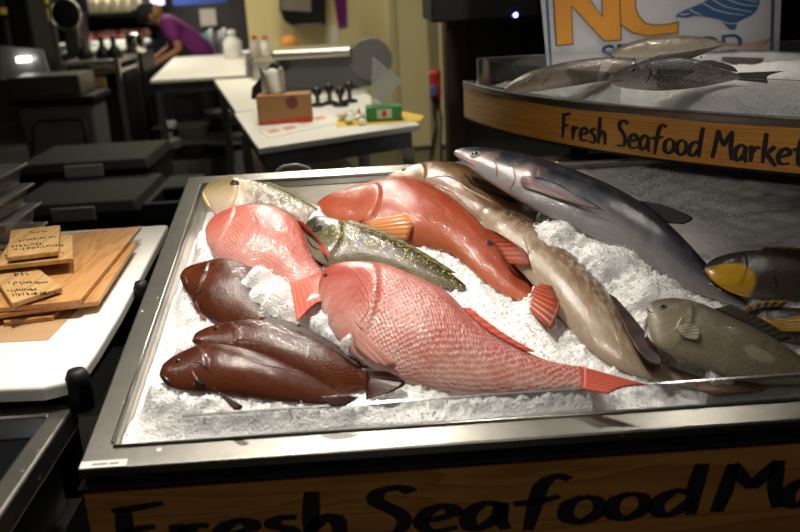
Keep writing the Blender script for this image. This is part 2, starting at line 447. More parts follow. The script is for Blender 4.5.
sk.slab(A, V3((1,0,0)), .009); sk.out('side_panel', M_BLACK, case)
A = [V3((X0+.004,yb-.01,.60)), V3((X1-.02,yb-.01,.60)), V3((X1-.02,yb-.01,1.07)), V3((X0+.004,yb-.01,1.07))]
MB().slab(A, V3((0,1,0)), .009).out('rear_panel', M_BLACK, case)
for fx in (X0+.08, X1-.1):
    for fy in (YF+.1, yb-.1): MB().lathe((fx,fy,0), [(.03,0),(.03,.02),(.015,.03),(.015,.085)], 12).out('foot', M_STEEL, case)
lt = MB()
def fpos_panel(x0, zb):
    def f(x, h): return V3((x0+x, YF+.002, zb+h)), V3((0,-1,0))
    return f
def xat(px, py): return aty(px, py, YF+.002).x
zb_ = aty(540, 525, YF).z
for wtxt, p0, p1 in (('Fresh', 113, 350), ('Seafood', 366, 706), ('Market', 712, 990)):
    xs, xe = xat(p0, 515), xat(p1, 500)
    lt = MB(); word(lt, wtxt, fpos_panel(xs, zb_), .093, xe-xs, .145); lt.out('lettering', M_INK, case)
stk = MB().slab([tp(.003,.002,.0003), tp(.082,.002,.0003), tp(.082,.019,.0003), tp(.003,.019,.0003)], TW, .0008).out('label_strip', M_PAPER, case)
tx = MB()
for k in range(14):
    u = .024+.0032*k
    if k in (8,): continue
    tx.slab([tp(u,.008,.0012), tp(u+.0022,.008,.0012), tp(u+.0022,.012+.002*random.random(),.0012), tp(u,.012,.0012)], TW, .0002)
tx.out('print', M_DARKGREY, stk)

gd = thing('acrylic_guard', 'low clear acrylic strip standing along the front edge of the ice', 'acrylic guard', tp(.95,RIMF+.012,-.03))
ua = uv_of(onw(183, 439, 0))[0]
MB().slab([tp(ua,RIMF+.010,-.03), tp(TUW-.06,RIMF+.010,-.03), tp(TUW-.06,RIMF+.022,.030), tp(ua,RIMF+.022,.030)], TV, .0045).out('pane', M_ACRYL, gd)
MB().slab([tp(ua,RIMF+.0215,.030), tp(TUW-.06,RIMF+.0215,.030), tp(TUW-.06,RIMF+.0222,.0318), tp(ua,RIMF+.0222,.0318)], TV, .005).out('polished_edge', M_ACEDGE, gd)

def chip(bm, c, r):
    ax = [V3((random.gauss(0,1),random.gauss(0,1),random.gauss(0,1))).normalized() for _ in range(2)]
    a = ax[0]; b = a.cross(ax[1]).normalized(); d = a.cross(b)
    l = [r*random.uniform(.6,1.5), r*random.uniform(.5,1.1), r*random.uniform(.3,.9)]
    vs = [bm.verts.new(c+a*l[0]), bm.verts.new(c-a*l[0]), bm.verts.new(c+b*l[1]), bm.verts.new(c-b*l[1]), bm.verts.new(c+d*l[2]), bm.verts.new(c-d*l[2])]
    for x in (0,1):
        for y, z in ((2,4),(4,3),(3,5),(5,2)): bm.faces.new((vs[x], vs[y], vs[z]))
# ------------------------------------------------------------------ fish
def fish(name, label, group, D, V, mat, w0=0., tilt=12, tk=.42, pivot=None, plane=None, eye=None, eyec=None, fins=(), lines=(), spots=(), N=110, K=44, nose=.05, expo=1.9, gill=.27, ice=True, lean=0, cat='fish'):
    mid = V[len(V)//2] if pivot is None else pivot
    if plane is None:
        n = (Matrix.Rotation(math.radians(tilt), 3, 'X') @ TW + TU*lean).normalized(); p0 = onw(mid[0], mid[1], w0)
    else: p0, n = plane
    d2, v2 = crom(D, N), crom(V, N); seed = D[0][0]*.37+D[0][1]
    bm = bmesh.new(); l1 = bm.loops.layers.uv.new('metres'); l2 = bm.loops.layers.uv.new('body')
    rings = []; meta = []; sacc = 0; prev = None
    for i in range(N):
        a = onpl(d2[i].x, d2[i].y, p0, n); b = onpl(v2[i].x, v2[i].y, p0, n)
        c = (a+b)/2; h = (a-b)/2; s = i/(N-1)
        prof = math.sin(math.pi*min(1, (s/.62))**.75*.5) if s < .62 else 1-.45*((s-.62)/.38)**1.3
        T = h.length*tk*(.55+.45*prof)
        if s < nose: 
            e = math.sqrt(max(0, 1-(1-s/nose)**2)); sh = .30+.70*e; T *= .35+.65*e
        else: sh = 1
        h = h*sh
        def ring(h, T):
            out = []
            for k in range(K):
                th = 2*math.pi*k/K; cc, ss = math.cos(th), math.sin(th)
                x = cc; y = math.copysign(abs(ss)**1.22, ss)
                sg = gill-.055*(cc+.1)**2
                t_ = (s-sg)/.012
                oper = (.10*math.exp(-((s-sg)/.05)**2) if s < sg else (.10-.16*min(1, t_))*math.exp(-((s-sg)/.07)**2))*min(1, abs(ss)*1.6)
                lump = 1+.05*noise.noise(V3((s*5, th*1.1, seed)))+.02*noise.noise(V3((s*16, th*3, seed+9)))
                out.append(c+h*(x*(1+.012*noise.noise(V3((s*22, cc*2, seed)))))+n*(T*y*(1+oper)*lump))
            return out
        R = ring(h, T)
        # keep the seen outline at the drawn width although the flank bulges
        pc_, pa = proj(c), proj(c+h)
        dx, dy = pa[0]-pc_[0], pa[1]-pc_[1]; ln = math.hypot(dx, dy)
        if ln > .3:
            ext = [((proj(q)[0]-pc_[0])*dx+(proj(q)[1]-pc_[1])*dy)/ln for q in R]
            k1 = 2*ln/max(max(ext)-min(ext), 1e-6); h = h*k1; T = T*k1
            R = ring(h, T)
            ext = [((proj(q)[0]-pc_[0])*dx+(proj(q)[1]-pc_[1])*dy)/ln for q in R]
            sft = -(max(ext)+min(ext))/2/ln
            R = [q+h*sft for q in R]; c = c+h*sft
        if prev is not None: sacc += (c-prev).length
        prev = c; meta.append((sacc, h.length, T))
        if plane is None:
            for f_ in (-.95, -.6, -.25, .1, .5, .9):
                a_ = uv_of(c+h*f_); FSAMP.append((a_[0], a_[1], a_[2], ice and f_ < .2))
        rings.append([bm.verts.new(q) for q in R])
    def uvset(face, idx):
        for lp, (i, k) in zip(face.loops, idx):
            th = 2*math.pi*(k if k <= K else k)/K
            v = .5+.5*math.cos(th); sgn = k/K
            lp[l2].uv = (i/(N-1), v)
            girth = (meta[i][1]+meta[i][2])*math.pi*.75
            lp[l1].uv = (meta[i][0], abs(math.acos(max(-1,min(1,math.cos(th))))/math.pi)*girth+(0 if k <= K/2 else 5))
    for i in range(N-1):
        for k in range(K):
            k2 = (k+1)%K
            f = bm.faces.new((rings[i][k], rings[i+1][k], rings[i+1][k2], rings[i][k2]))
            kk = k+1
            uvset(f, [(i,k),(i+1,k),(i+1,kk),(i,kk)])
    for rr, i in ((rings[0], 0), (rings[-1], N-1)):
        c = sum((q.co for q in rr), V3())/K
        cv = bm.verts.new(c)
        for k in range(K):
            f = bm.faces.new((rr[k], rr[(k+1)%K], cv)); uvset(f, [(i,k),(i,k+1),(i,k)])
    bmesh.ops.recalc_face_normals(bm, faces=bm.faces)
    bvh = BVHTree.FromBMesh(bm)
    loc = sum((v.co for v in bm.verts), V3())/len(bm.verts)
    root = thing(name, label, cat, loc, group)
    finish('body', bm, mat, root, True, recalc=False)
    def hit(px, py):
        r = ray(px, py).normalized(); q = bvh.ray_cast(CAM, r)
        if q[0] is None:
            p = onpl(px, py, p0, n); return p, n, False
        nn = q[1] if q[1].dot(r) < 0 else -q[1]
        return q[0], nn, True
    if eye:
        for (ex, ey, er) in ([eye] if not isinstance(eye, list) else eye):
            p, nn, ok = hit(ex, ey); R = er*(p-CAM).length/FPX
            q = nn.to_track_quat('Z', 'Y').to_matrix().to_4x4()
            e = MB().ball(p-nn*R*.15, R, (1,1,.5), 18, q).out('eye', eyec or plain('eye_gold', (.25,.2,.12), .15), root, True)
            MB().ball(p+nn*R*.12, R*.62, (1,1,.5), 16, q).out('pupil', M_EYEB, e, True)
    for (nm, base, tipp, fmat, mode, lift, nr) in fins:
        nb, nt_ = 26, 9
        B, Tt = crom(base, nb), crom(tipp, nb)
        fb = bmesh.new(); fl = fb.loops.layers.uv.new('body')
        top, bot = [], []
        for i in range(nb):
            r0, r1 = [], []
            for j in range(nt_):
                f = j/(nt_-1); px = B[i].x+(Tt[i].x-B[i].x)*f; py = B[i].y+(Tt[i].y-B[i].y)*f
                if mode == 'on':
                    p, nn, ok = hit(px, py); p = p+nn*(.0035+lift*f); 
                else:
                    l0, l1_ = lift if isinstance(lift, tuple) else (lift, lift)
                    p = onpl(px, py, p0+n*(l0+(l1_-l0)*f), n); nn = n
                rip = math.sin(i/nb*math.pi*2*nr)*.0006*f
                th = .0028*(1-.65*f)
                r0.append(fb.verts.new(p+nn*(rip+th*.5))); r1.append(fb.verts.new(p+nn*(rip-th*.5)))
            top.append(r0); bot.append(r1)
        def quad(a, b, c, d, uvs):
            f = fb.faces.new((a, b, c, d))
            for lp, u in zip(f.loops, uvs): lp[fl].uv = u
        for i in range(nb-1):
            for j in range(nt_-1):
                us = [(i/nb, j/8), ((i+1)/nb, j/8), ((i+1)/nb, (j+1)/8), (i/nb, (j+1)/8)]
                quad(top[i][j], top[i+1][j], top[i+1][j+1], top[i][j+1], us)
                quad(bot[i][j], bot[i][j+1], bot[i+1][j+1], bot[i+1][j], [us[0], us[3], us[2], us[1]])
            quad(top[i][nt_-1], top[i+1][nt_-1], bot[i+1][nt_-1], bot[i][nt_-1], [(i/nb,1)]*4)
            quad(top[i+1][0], top[i][0], bot[i][0], bot[i+1][0], [(i/nb,0)]*4)
        for i in (0, nb-1):
            for j in range(nt_-1): quad(top[i][j], top[i][j+1], bot[i][j+1], bot[i][j], [(i/nb, j/8)]*4)
        finish(nm, fb, fmat, root, True)
    for (nm, pts, rpx, lmat) in lines:
        P = []
        for q in crom(pts, max(8, 4*len(pts))):
            p, nn, ok = hit(q.x, q.y)
            if ok: P.append(p-nn*.0004)
        if len(P) > 3:
            rr = rpx*(P[0]-CAM).length/FPX; m = len(P)
            MB().tube(P, [rr*(.35+.65*math.sin(math.pi*(i+.3)/(m-.4))) for i in range(m)], 6).out(nm, lmat, root, True)
    for (nm, px, py, rpx, smat) in spots:
        p, nn, ok = hit(px, py); R = rpx*(p-CAM).length/FPX
        q = nn.to_track_quat('Z', 'Y').to_matrix().to_4x4()
        MB().ball(p, R, (1,.8,.12), 14, q).out(nm, smat, root, True)
    return root
M_EYEB = plain('pupil_black', (.006,.006,.008), .06)
M_SLIT = plain('slit_dark', (.02,.007,.006), .3)
M_LIPR = plain('lip_brown', (.10,.026,.014), .25)

m_brown = fish_mat('brown_skin', [(0,(.110,.031,.013)),(.5,(.098,.024,.010)),(1,(.046,.011,.006))], (.13,.036,.014), 25, .6, .48, .7, None, rough=.34, coat=.16, spec=.08)
m_brown2 = fish_mat('brown_skin_rough', [(0,(.095,.026,.012)),(.5,(.105,.026,.010)),(1,(.048,.011,.006))], (.15,.042,.014), 22, .7, .45, .7, .0045, (.02,.006,.004), .35, rough=.27, sbump=.6, coat=.35, spec=.08)
f_brown = fin_mat('brown_fin', (.050,.011,.006), (.022,.006,.004), 11)
GB = None
fish('brown_grouper', 'brown grouper behind the other two brown fish, head toward the left rim', GB,
     [(180,274),(187,267),(203,262),(216,259),(230,259),(247,265),(260,275),(269,287),(277,301),(283,318),(286,330)],
     [(180,279),(184,288),(190,298),(195,309),(205,319),(218,328),(232,336),(243,342),(255,347),(263,349),(270,350)], m_brown2,
     w0=-.015, tilt=18, tk=.38, nose=.045, pivot=(205,319),
     eye=(204,271,2.4), eyec=plain('eye_brown', (.06,.02,.012), .2),
     lines=[('mouth', [(181,276),(186,280),(187,287)], 1.3, M_SLIT), ('gill_slit', [(205,286),(199,293),(193,297)], 1.0, M_SLIT), ('gill_slit', [(201,282),(196,288),(192,294)], .7, M_SLIT)],
     fins=[('dorsal_fin', [(247,266),(262,277),(275,298),(283,318)], [(252,267),(265,277),(279,298),(287,318)], f_brown, 'edge', .0, 9),
           ('pectoral_fin', [(197,301),(196,307),(199,311)], [(207,322),(203,320),(200,318)], plain('red_brown', (.2,.05,.025), .35), 'on', .001, 4)])
fish('brown_grouper', 'shiny brown grouper lying in the middle of the three, large tail toward the snapper', GB,
     [(192,339),(197,332),(214,325),(240,320),(262,320),(285,326),(305,333),(325,344),(342,356),(358,367),(368,372)],
     [(192,343),(205,348),(230,356),(262,367),(290,380),(315,391),(335,395),(350,394),(360,391),(366,390),(370,389)], m_brown2,
     w0=-.010, tilt=18, tk=.35, nose=.045, pivot=(300,388),
     eye=(216,329,3), eyec=plain('eye_brown', (.06,.02,.012), .2),
     lines=[('mouth', [(192,342),(198,340),(203,340)], 1.5, M_LIPR)],
     fins=[('dorsal_fin', [(258,321),(285,327),(310,337),(335,352),(358,368)], [(262,317),(292,322),(320,335),(350,353),(372,368)], f_brown, 'edge', .004, 14),
           ('tail_fin', [(366,371),(366,380),(366,391)], [(388,371),(405,385),(366,400)], f_brown, 'edge', (.03,.045), 9)])
fish('brown_grouper', 'smooth dark brown grouper closest to the steel corner, on top of its neighbour', GB,
     [(159,372),(165,362),(185,350),(208,343),(240,347),(268,356),(295,368),(318,380),(335,391),(350,396)],
     [(160,378),(168,386),(182,391),(205,393),(235,397),(265,401),(295,403),(318,404),(335,404),(350,402)], m_brown,
     w0=.018, tilt=18, tk=.35, nose=.045, pivot=(265,401),
     eye=(178,361,2.6), eyec=plain('eye_brown', (.06,.02,.012), .2),
     lines=[('mouth', [(160,375),(166,379),(172,387)], 1.8, M_SLIT), ('lip', [(159,377),(163,383),(168,387)], 1.6, M_LIPR), ('gill_slit', [(192,371),(195,378),(194,386)], 1.2, plain('pale_edge', (.32,.12,.06), .3)),
            ('gill_slit', [(196,376),(198,383),(206,386)], 3.0, M_SLIT), ('gill_slit', [(192,362),(202,364),(212,374)], .8, M_SLIT), ('body_fold', [(250,362),(280,368),(310,376),(330,382)], .8, plain('fold', (.1,.03,.016), .3))],
     fins=[('pectoral_fin', [(212,388),(216,390),(218,393)], [(243,406),(240,410),(234,410)], f_brown, 'edge', .055, 4),
           ('anal_fin', [(320,397),(335,396),(350,396)], [(330,406),(345,406),(359,397)], f_brown, 'edge', .035, 6)])

m_pink = fish_mat('pink_skin', [(0,(.66,.32,.28)),(.35,(.56,.17,.13)),(.75,(.44,.085,.06)),(1,(.34,.055,.036))], (.70,.34,.29), 20, .5, .5, .72, .0065, (.76,.38,.32), .4, rough=.36, sbump=.5)
f_pink = fin_mat('pink_fin', (.72,.17,.12), (.60,.11,.08), 9)
fish('red_snapper', 'smaller pink snapper half under ice, its tail over the big snapper', None,
     [(206,226),(216,215),(236,207),(262,205),(284,211),(300,222),(309,236),(314,250),(320,264),(327,274)],
     [(205,232),(207,245),(213,257),(225,268),(243,276),(260,279),(273,281),(282,283),(287,286),(291,290)], m_pink,
     w0=-.01, tilt=14, tk=.35, nose=.045, pivot=(243,276),
     fins=[('tail_fin', [(290,284),(305,279),(325,273)], [(297,322),(319,302),(347,310)], f_pink, 'edge', (.055,.13), 8),
           ('dorsal_fin', [(296,220),(306,232),(311,246)], [(303,222),(322,243),(331,257)], f_pink, 'edge', (.01,.05), 5)],
     lines=[('gill_slit', [(252,212),(258,222),(257,236),(250,246)], .8, plain('pink_fold', (.5,.12,.09), .3))])

m_speck = fish_mat('speckled_skin', [(0,(.30,.27,.19)),(.35,(.11,.10,.05)),(.6,(.045,.042,.018)),(1,(.02,.02,.01))], (.05,.045,.03), 30, .5, .5, .7, .005, (.03,.03,.02), .4, spots=(.62,.50,.08), sscale=125, rough=.28, sbump=.5)
m_speck1 = fish_mat('speckled_skin_pale', [(0,(.5,.43,.33)),(.25,(.20,.16,.08)),(.55,(.085,.07,.03)),(1,(.04,.034,.015))], (.1,.08,.04), 30, .5, .5, .7, .005, (.05,.04,.02), .4, spots=(.55,.42,.12), sscale=120, rough=.28,
    head=([(0,(.74,.56,.47)),(.35,(.50,.39,.24)),(.7,(.25,.20,.09)),(1,(.13,.10,.045))], .33))
f_speck = fin_mat('speckled_fin', (.16,.14,.04), (.06,.055,.03), 12)
fish('speckled_grouper', 'pale headed speckled grouper resting its chin in the back left corner of the tray', None,
     [(203,188),(209,183),(222,178),(236,177),(252,180),(268,185),(290,194),(310,204),(330,215),(350,228)],
     [(203,196),(208,207),(216,217),(228,221),(246,218),(264,217),(285,221),(302,229),(320,236),(340,244)], m_speck1,
     w0=-.03, tilt=20, ice=False, tk=.42, nose=.045, pivot=(228,221), eye=(234.5,182.5,4.6), eyec=plain('eye_plum', (.10,.04,.05), .12),
     lines=[('lip', [(202,188),(205,199),(211,209)], 2.0, plain('lip_yellow', (.62,.45,.18), .3)), ('gill_slit', [(258,186),(256,196),(256,205),(250,210)], .8, plain('olive_fold', (.22,.17,.08), .3)), ('jaw_edge', [(211,212),(228,214),(244,209),(254,203)], 1.2, plain('jaw_pale', (.82,.66,.58), .35)),
            ('mouth', [(212,213),(224,217),(236,214)], .7, plain('mouth_pink', (.5,.22,.16), .3))],
     fins=[('dorsal_fin', [(262,183),(290,194),(318,209)], [(268,182),(296,193),(326,211)], f_speck, 'edge', .0, 12)])
fish('speckled_grouper', 'green and yellow speckled grouper squeezed between the big snapper and orange grouper', None,
     [(304,226),(309,220),(320,216),(343,220),(370,229),(398,241),(425,256),(448,271),(466,285)],
     [(304,233),(308,248),(316,262),(333,268),(360,269),(388,272),(414,280),(440,287),(464,291)], m_speck,
     w0=.0, tilt=14, tk=.38, nose=.045, pivot=(360,269), eye=(317,228,6.2), eyec=plain('eye_dusk', (.05,.045,.05), .1),
     lines=[('gill_slit', [(342,224),(343,236),(340,250)], .9, plain('olive_dark', (.05,.045,.02), .3)), ('mouth', [(306,236),(312,246),(320,250)], .8, M_SLIT)],
     fins=[('dorsal_fin', [(345,222),(380,233),(420,254),(450,273)], [(350,220),(386,232),(425,253),(456,273)], f_speck, 'edge', .004, 16)])

def snap_extra(t, col, s_, v_, uvm):
    m = t.ramp(t.noise(uvm, 9, 3, .6), [(.42, 0), (.62, 1)])
    m = t.math('MULTIPLY', m, t.ramp(v_, [(.1, 1), (.75, 0)]))
    return t.mix(t.math('MULTIPLY', m, .55), col, (.80,.60,.52))
m_snap = fish_mat('snapper_skin', [(0,(.76,.40,.34)),(.25,(.60,.20,.16)),(.6,(.46,.090,.068)),(1,(.36,.050,.035))], (.62,.24,.19), 16, .4, .5, .72, .0085, (.80,.50,.44), .55, rough=.3, sbump=.8, extra=snap_extra, coat=.35)
f_tail = fin_mat('snapper_fin', (.66,.14,.09), (.50,.07,.05), 8)
f_pale = fin_mat('pale_fin', (.70,.36,.30), (.66,.31,.26), 6)
fish('red_snapper', 'largest pink red scaled snapper in the front middle of the ice', None,
     [(318,280),(325,269),(338,263),(360,261),(386,264),(415,275),(445,290),(468,312),(492,333),(522,349),(550,361),(583,367)],
     [(319,300),(324,318),(332,335),(345,354),(368,373),(398,386),(432,394),(466,397),(500,396),(535,393),(560,390),(583,389)], m_snap,
     w0=.002, tilt=16, lean=-.09, tk=.35, nose=.045, pivot=(432,394), K=52,
     lines=[('gill_slit', [(352,268),(366,288),(369,308),(360,322)], 1.2, plain('snapper_fold', (.5,.12,.09), .3)), ('gill_slit', [(355,322),(362,330),(360,338)], 1.3, plain('snapper_slit', (.35,.06,.045), .3))],
     fins=[('tail_fin', [(579,366),(581,378),(581,389)], [(648,385),(625,387),(608,394)], f_tail, 'edge', (.02,.03), 7),
           ('dorsal_fin', [(462,308),(490,332),(525,351)], [(470,308),(502,332),(536,352)], f_tail, 'edge', .012, 12),
           ('pectoral_fin', [(356,325),(354,334),(356,346)], [(398,366),(390,368),(374,362)], f_pale, 'on', .002, 3)],
     spots=[('nostril', 326, 275, 3.2, M_SLIT)])

m_orange = fish_mat('orange_skin', [(0,(.52,.135,.055)),(.3,(.40,.072,.026)),(.7,(.32,.040,.015)),(1,(.20,.022,.010))], (.50,.13,.05), 24, .45, .5, .7, .0042, (.6,.2,.1), .25, rough=.32, sbump=.4, coat=.3)
f_orange = fin_mat('orange_fin', (.48,.09,.04), (.22,.045,.022), 8, tip=(.2,.04,.022))
f_opale = fin_mat('orange_pectoral', (.74,.30,.10), (.70,.27,.09), 8)
fish('orange_grouper', 'orange red grouper with a dark spot by its rear fin, in the back centre', None,
     [(318,200),(330,194),(350,188),(376,182),(400,178),(424,182),(446,193),(464,207),(482,224),(498,246),(512,264),(526,276),(540,284)],
     [(318,206),(330,218),(350,230),(376,240),(402,246),(428,249),(448,254),(464,264),(478,277),(492,287),(504,294),(514,299),(524,304)], m_orange,
     w0=-.01, tilt=14, tk=.35, nose=.045, pivot=(420,248), K=52,
     fins=[('tail_fin', [(537,283),(531,293),(522,303)], [(552,286),(560,306),(551,330)], f_orange, 'edge', (.045,.12), 7),
           ('dorsal_fin', [(484,228),(496,245),(508,263)], [(496,232),(524,250),(531,266)], f_orange, 'edge', (.04,.06), 9),
           ('pectoral_fin', [(366,222),(368,230),(372,238)], [(406,216),(413,226),(408,240)], f_opale, 'on', .006, 6),
           ('dorsal_fin', [(345,190),(375,183),(400,179),(430,185)], [(350,187),(378,180),(404,176),(436,185)], f_orange, 'edge', .004, 9)],
     lines=[('gill_slit', [(364,219),(358,224),(353,230)], 1.0, M_SLIT), ('gill_slit', [(376,190),(380,204),(375,218)], .9, plain('orange_fold', (.42,.08,.04), .3))],
     spots=[('dark_spot', 490, 243, 4.6, plain('spot_dark', (.035,.02,.02), .3))])

m_scamp = fish_mat('tan_skin', [(0,(.48,.34,.23)),(.4,(.30,.18,.085)),(.75,(.17,.10,.04)),(1,(.09,.05,.024))], (.36,.13,.07), 24, .6, .45, .65, None, rough=.28, fine=90)
f_dark = fin_mat('dark_brown_fin', (.10,.045,.022), (.035,.018,.012), 8)
fish('tan_grouper', 'tan brown grouper head rising over the back rim beside the tuna', None,
     [(384,178),(394,172),(412,165),(432,161),(450,163),(470,171),(488,181),(505,192),(520,202),(535,214)],
     [(384,182),(396,188),(415,195),(435,202),(452,212),(470,222),(486,228),(503,232),(518,234),(530,234)], m_scamp,
     w0=-.02, tilt=12, tk=.38, nose=.045, pivot=(452,212), eye=(404,169.5,3.0), eyec=plain('eye_grey', (.2,.13,.1), .15),
     fins=[('pectoral_fin', [(466,176),(470,183),(478,188)], [(516,195),(523,201),(505,200)], f_dark, 'on', .006, 6),
           ('dorsal_fin', [(448,163),(468,171),(490,184)], [(455,162),(476,170),(498,184)], f_dark, 'edge', .0, 9)],
     lines=[('mouth', [(384,180),(396,182),(410,183)], .8, M_SLIT), ('gill_slit', [(428,178),(446,176),(460,181),(472,190),(484,198)], 1.0, plain('tan_slit', (.12,.05,.03), .3)), ('gill_edge', [(460,184),(472,192),(486,199),(494,203)], 1.6, plain('gill_pale', (.68,.55,.40), .3)),
            ('gill_slit', [(440,186),(452,192),(462,202)], .9, plain('tan_red', (.4,.1,.05), .3))])

m_gray = fish_mat('grey_tan_skin', [(0,(.42,.33,.24)),(.4,(.33,.235,.15)),(.62,(.19,.115,.06)),(.8,(.10,.055,.028)),(1,(.06,.032,.018))], (.46,.38,.29), 34, .6, .47, .62, None, rough=.3, fine=70, coat=.28)
f_gray = fin_mat('grey_tail_fin', (.30,.18,.12), (.16,.085,.055), 7)
fish('grey_tilefish', 'long slimy grey tan fish with a dark folded fin, right of the orange grouper', None,
     [(476,206),(488,203),(506,207),(530,218),(560,240),(588,266),(610,294),(632,325),(652,349),(672,366),(705,378)],
     [(476,212),(483,225),(494,246),(512,266),(535,292),(558,322),(576,341),(596,358),(622,372),(655,381),(697,389)], m_gray,
     w0=-.012, tilt=0, tk=.35, nose=.045, pivot=(558,322), K=52, eye=(508,214.5,2.2), eyec=plain('eye_grey2', (.12,.09,.07), .15),
     fins=[('tail_fin', [(702,377),(700,383),(696,389)], [(772,387),(755,391),(712,395)], f_gray, 'edge', .02, 5),
           ('dorsal_fin', [(609,294),(622,322),(637,350),(652,364)], [(616,298),(640,326),(662,357),(660,366)], fin_mat('black_brown_fin', (.05,.024,.015), (.022,.012,.009), 4), 'edge', .045, 1),
           ('dorsal_fin', [(556,238),(580,260),(604,288)], [(562,238),(587,261),(611,289)], f_dark, 'edge', .006, 10)],
     lines=[('gill_slit', [(528,222),(524,236),(528,252),(524,264)], .9, plain('grey_fold', (.3,.22,.15), .3))])

def tuna_extra(t, col, s_, v_, uvm):
    m = t.math('MULTIPLY', t.ramp(t.noise(uvm, 9, 3), [(.45, 0), (.6, 1)]), t.ramp(s_, [(.1, 1), (.34, 0)]))
    m = t.math('MULTIPLY', m, t.ramp(v_, [(.5, 1), (.72, 0)]))
    return t.mix(t.math('MULTIPLY', m, .7), col, (.55,.27,.22))
m_tuna = fish_mat('tuna_skin', [(0,(.40,.38,.38)),(.26,(.27,.265,.28)),(.44,(.085,.09,.11)),(.60,(.018,.021,.034)),(1,(.007,.009,.015))], (.2,.2,.22), 18, .25, .5, .7, None, rough=.3, fine=120, extra=tuna_extra, coat=.25, spec=.15)
f_tuna = fin_mat('tuna_fin', (.30,.19,.18), (.20,.15,.16), 4, rough=.25)
fish('tuna', 'big dark blue backed tuna stretched under the upper shelf, belly in the ice', None,
     [(453,149),(466,147),(492,148),(528,155),(562,165),(600,180),(632,196),(658,214),(682,236),(704,260),(726,284),(748,303)],
     [(454,156),(464,164),(482,178),(508,196),(538,214),(570,230),(600,245),(630,260),(658,275),(686,289),(715,300),(745,308)], m_tuna, ice=False,
     w0=.03, tilt=10, tk=.42, nose=.045, pivot=(570,230), K=52, eye=(475,154.5,6), eyec=plain('eye_silver', (.42,.40,.40), .15),
     fins=[('pectoral_fin', [(523,177),(521,182),(524,188)], [(606,214),(596,212),(578,207)], f_tuna, 'on', .008, 3),
           ('dorsal_fin', [(640,201),(655,212),(668,223)], [(660,204),(692,217),(684,224)], plain('tuna_dorsal', (.012,.012,.013), .6, spec=.2), 'edge', .03, 1)],
     lines=[('gill_slit', [(494,158),(497,168),(496,178)], 1.0, plain('tuna_red', (.4,.1,.08), .3)), ('gill_slit', [(512,166),(515,178),(510,190)], .9, plain('tuna_fold', (.12,.11,.12), .3)),
            ('fin_edge', [(523,176),(550,181),(580,196),(604,211)], 1.1, plain('tuna_edge', (.03,.03,.035), .2)), ('mouth', [(454,155),(464,160),(474,166)], .9, plain('tuna_mouth', (.1,.09,.09), .3))])

def yel_extra(t, col, s_, v_, uvm):
    q = t.math('ADD', t.math('POWER', t.math('DIVIDE', t.math('SUBTRACT', s_, .15), .20), 2), t.math('POWER', t.math('DIVIDE', t.math('SUBTRACT', v_, .18), .40), 2))
    return t.mix(t.ramp(q, [(.75, 1), (1, 0)]), col, (.72,.40,.015))
m_yel = fish_mat('yellow_cheek_skin', [(0,(.14,.12,.08)),(.4,(.05,.045,.035)),(1,(.022,.02,.017))], (.08,.07,.05), 22, .5, .5, .7, .005, (.08,.07,.05), .3, rough=.3, extra=yel_extra)
f_yel = fin_mat('amber_fin', (.07,.045,.015), (.03,.022,.012), 6, tip=(.3,.16,.01))
fish('yellow_cheeked_fish', 'dark fish with a bright yellow cheek in the shade at the right', None,
     [(704,266),(715,258),(735,252),(760,250),(785,252),(812,257),(840,264),(865,272)],
     [(705,272),(716,284),(734,295),(758,302),(785,304),(812,302),(838,298),(862,292)], m_yel, w0=-.0, tilt=10, tk=.35, nose=.045, pivot=(758,302),
     lines=[('mouth', [(705,270),(713,268),(720,266)], .8, plain('lip_grey', (.3,.26,.2), .3)), ('gill_slit', [(778,262),(774,274),(778,288)], .9, M_SLIT)],
     fins=[('dorsal_fin', [(760,251),(790,253),(825,260)], [(766,247),(798,248),(834,257)], f_yel, 'edge', .0, 9)])
fish('yellow_cheeked_fish', 'second dark fish with a yellow lower edge, partly behind the pale triggerfish', None,
     [(736,318),(752,311),(772,307),(796,308),(820,312),(850,320)],
     [(737,324),(752,334),(774,341),(798,346),(822,347),(848,344)], m_yel, w0=.005, tilt=10, tk=.35, nose=.045, pivot=(774,341),
     fins=[('dorsal_fin', [(744,315),(762,309),(780,308)], [(736,311),(764,301),(790,301)], f_yel, 'edge', .015, 6),
           ('pectoral_fin', [(762,324),(764,328),(768,332)], [(806,318),(808,326),(800,334)], plain('yellow_pectoral', (.55,.30,.02), .35), 'on', .006, 5)])
def trig_extra(t, col, s_, v_, uvm):
    q = t.math('ADD', t.math('POWER', t.math('DIVIDE', t.math('SUBTRACT', s_, .62), .085), 2), t.math('POWER', t.math('DIVIDE', t.math('SUBTRACT', v_, .42), .13), 2))
    q = t.math('ADD', q, t.math('MULTIPLY', t.math('SUBTRACT', t.noise(uvm, 30, 3), .5), 1.2))
    return t.mix(t.math('MULTIPLY', t.ramp(q, [(.5, 1), (1, 0)]), .7), col, (.46,.42,.30))
m_trig = fish_mat('trigger_skin', [(0,(.36,.32,.22)),(.4,(.28,.24,.155)),(.75,(.18,.145,.09)),(1,(.09,.07,.04))], (.44,.40,.30), 14, .55, .5, .68, .0045, (.10,.08,.05), .6, rough=.36, sbump=.6, coat=.15, extra=trig_extra)
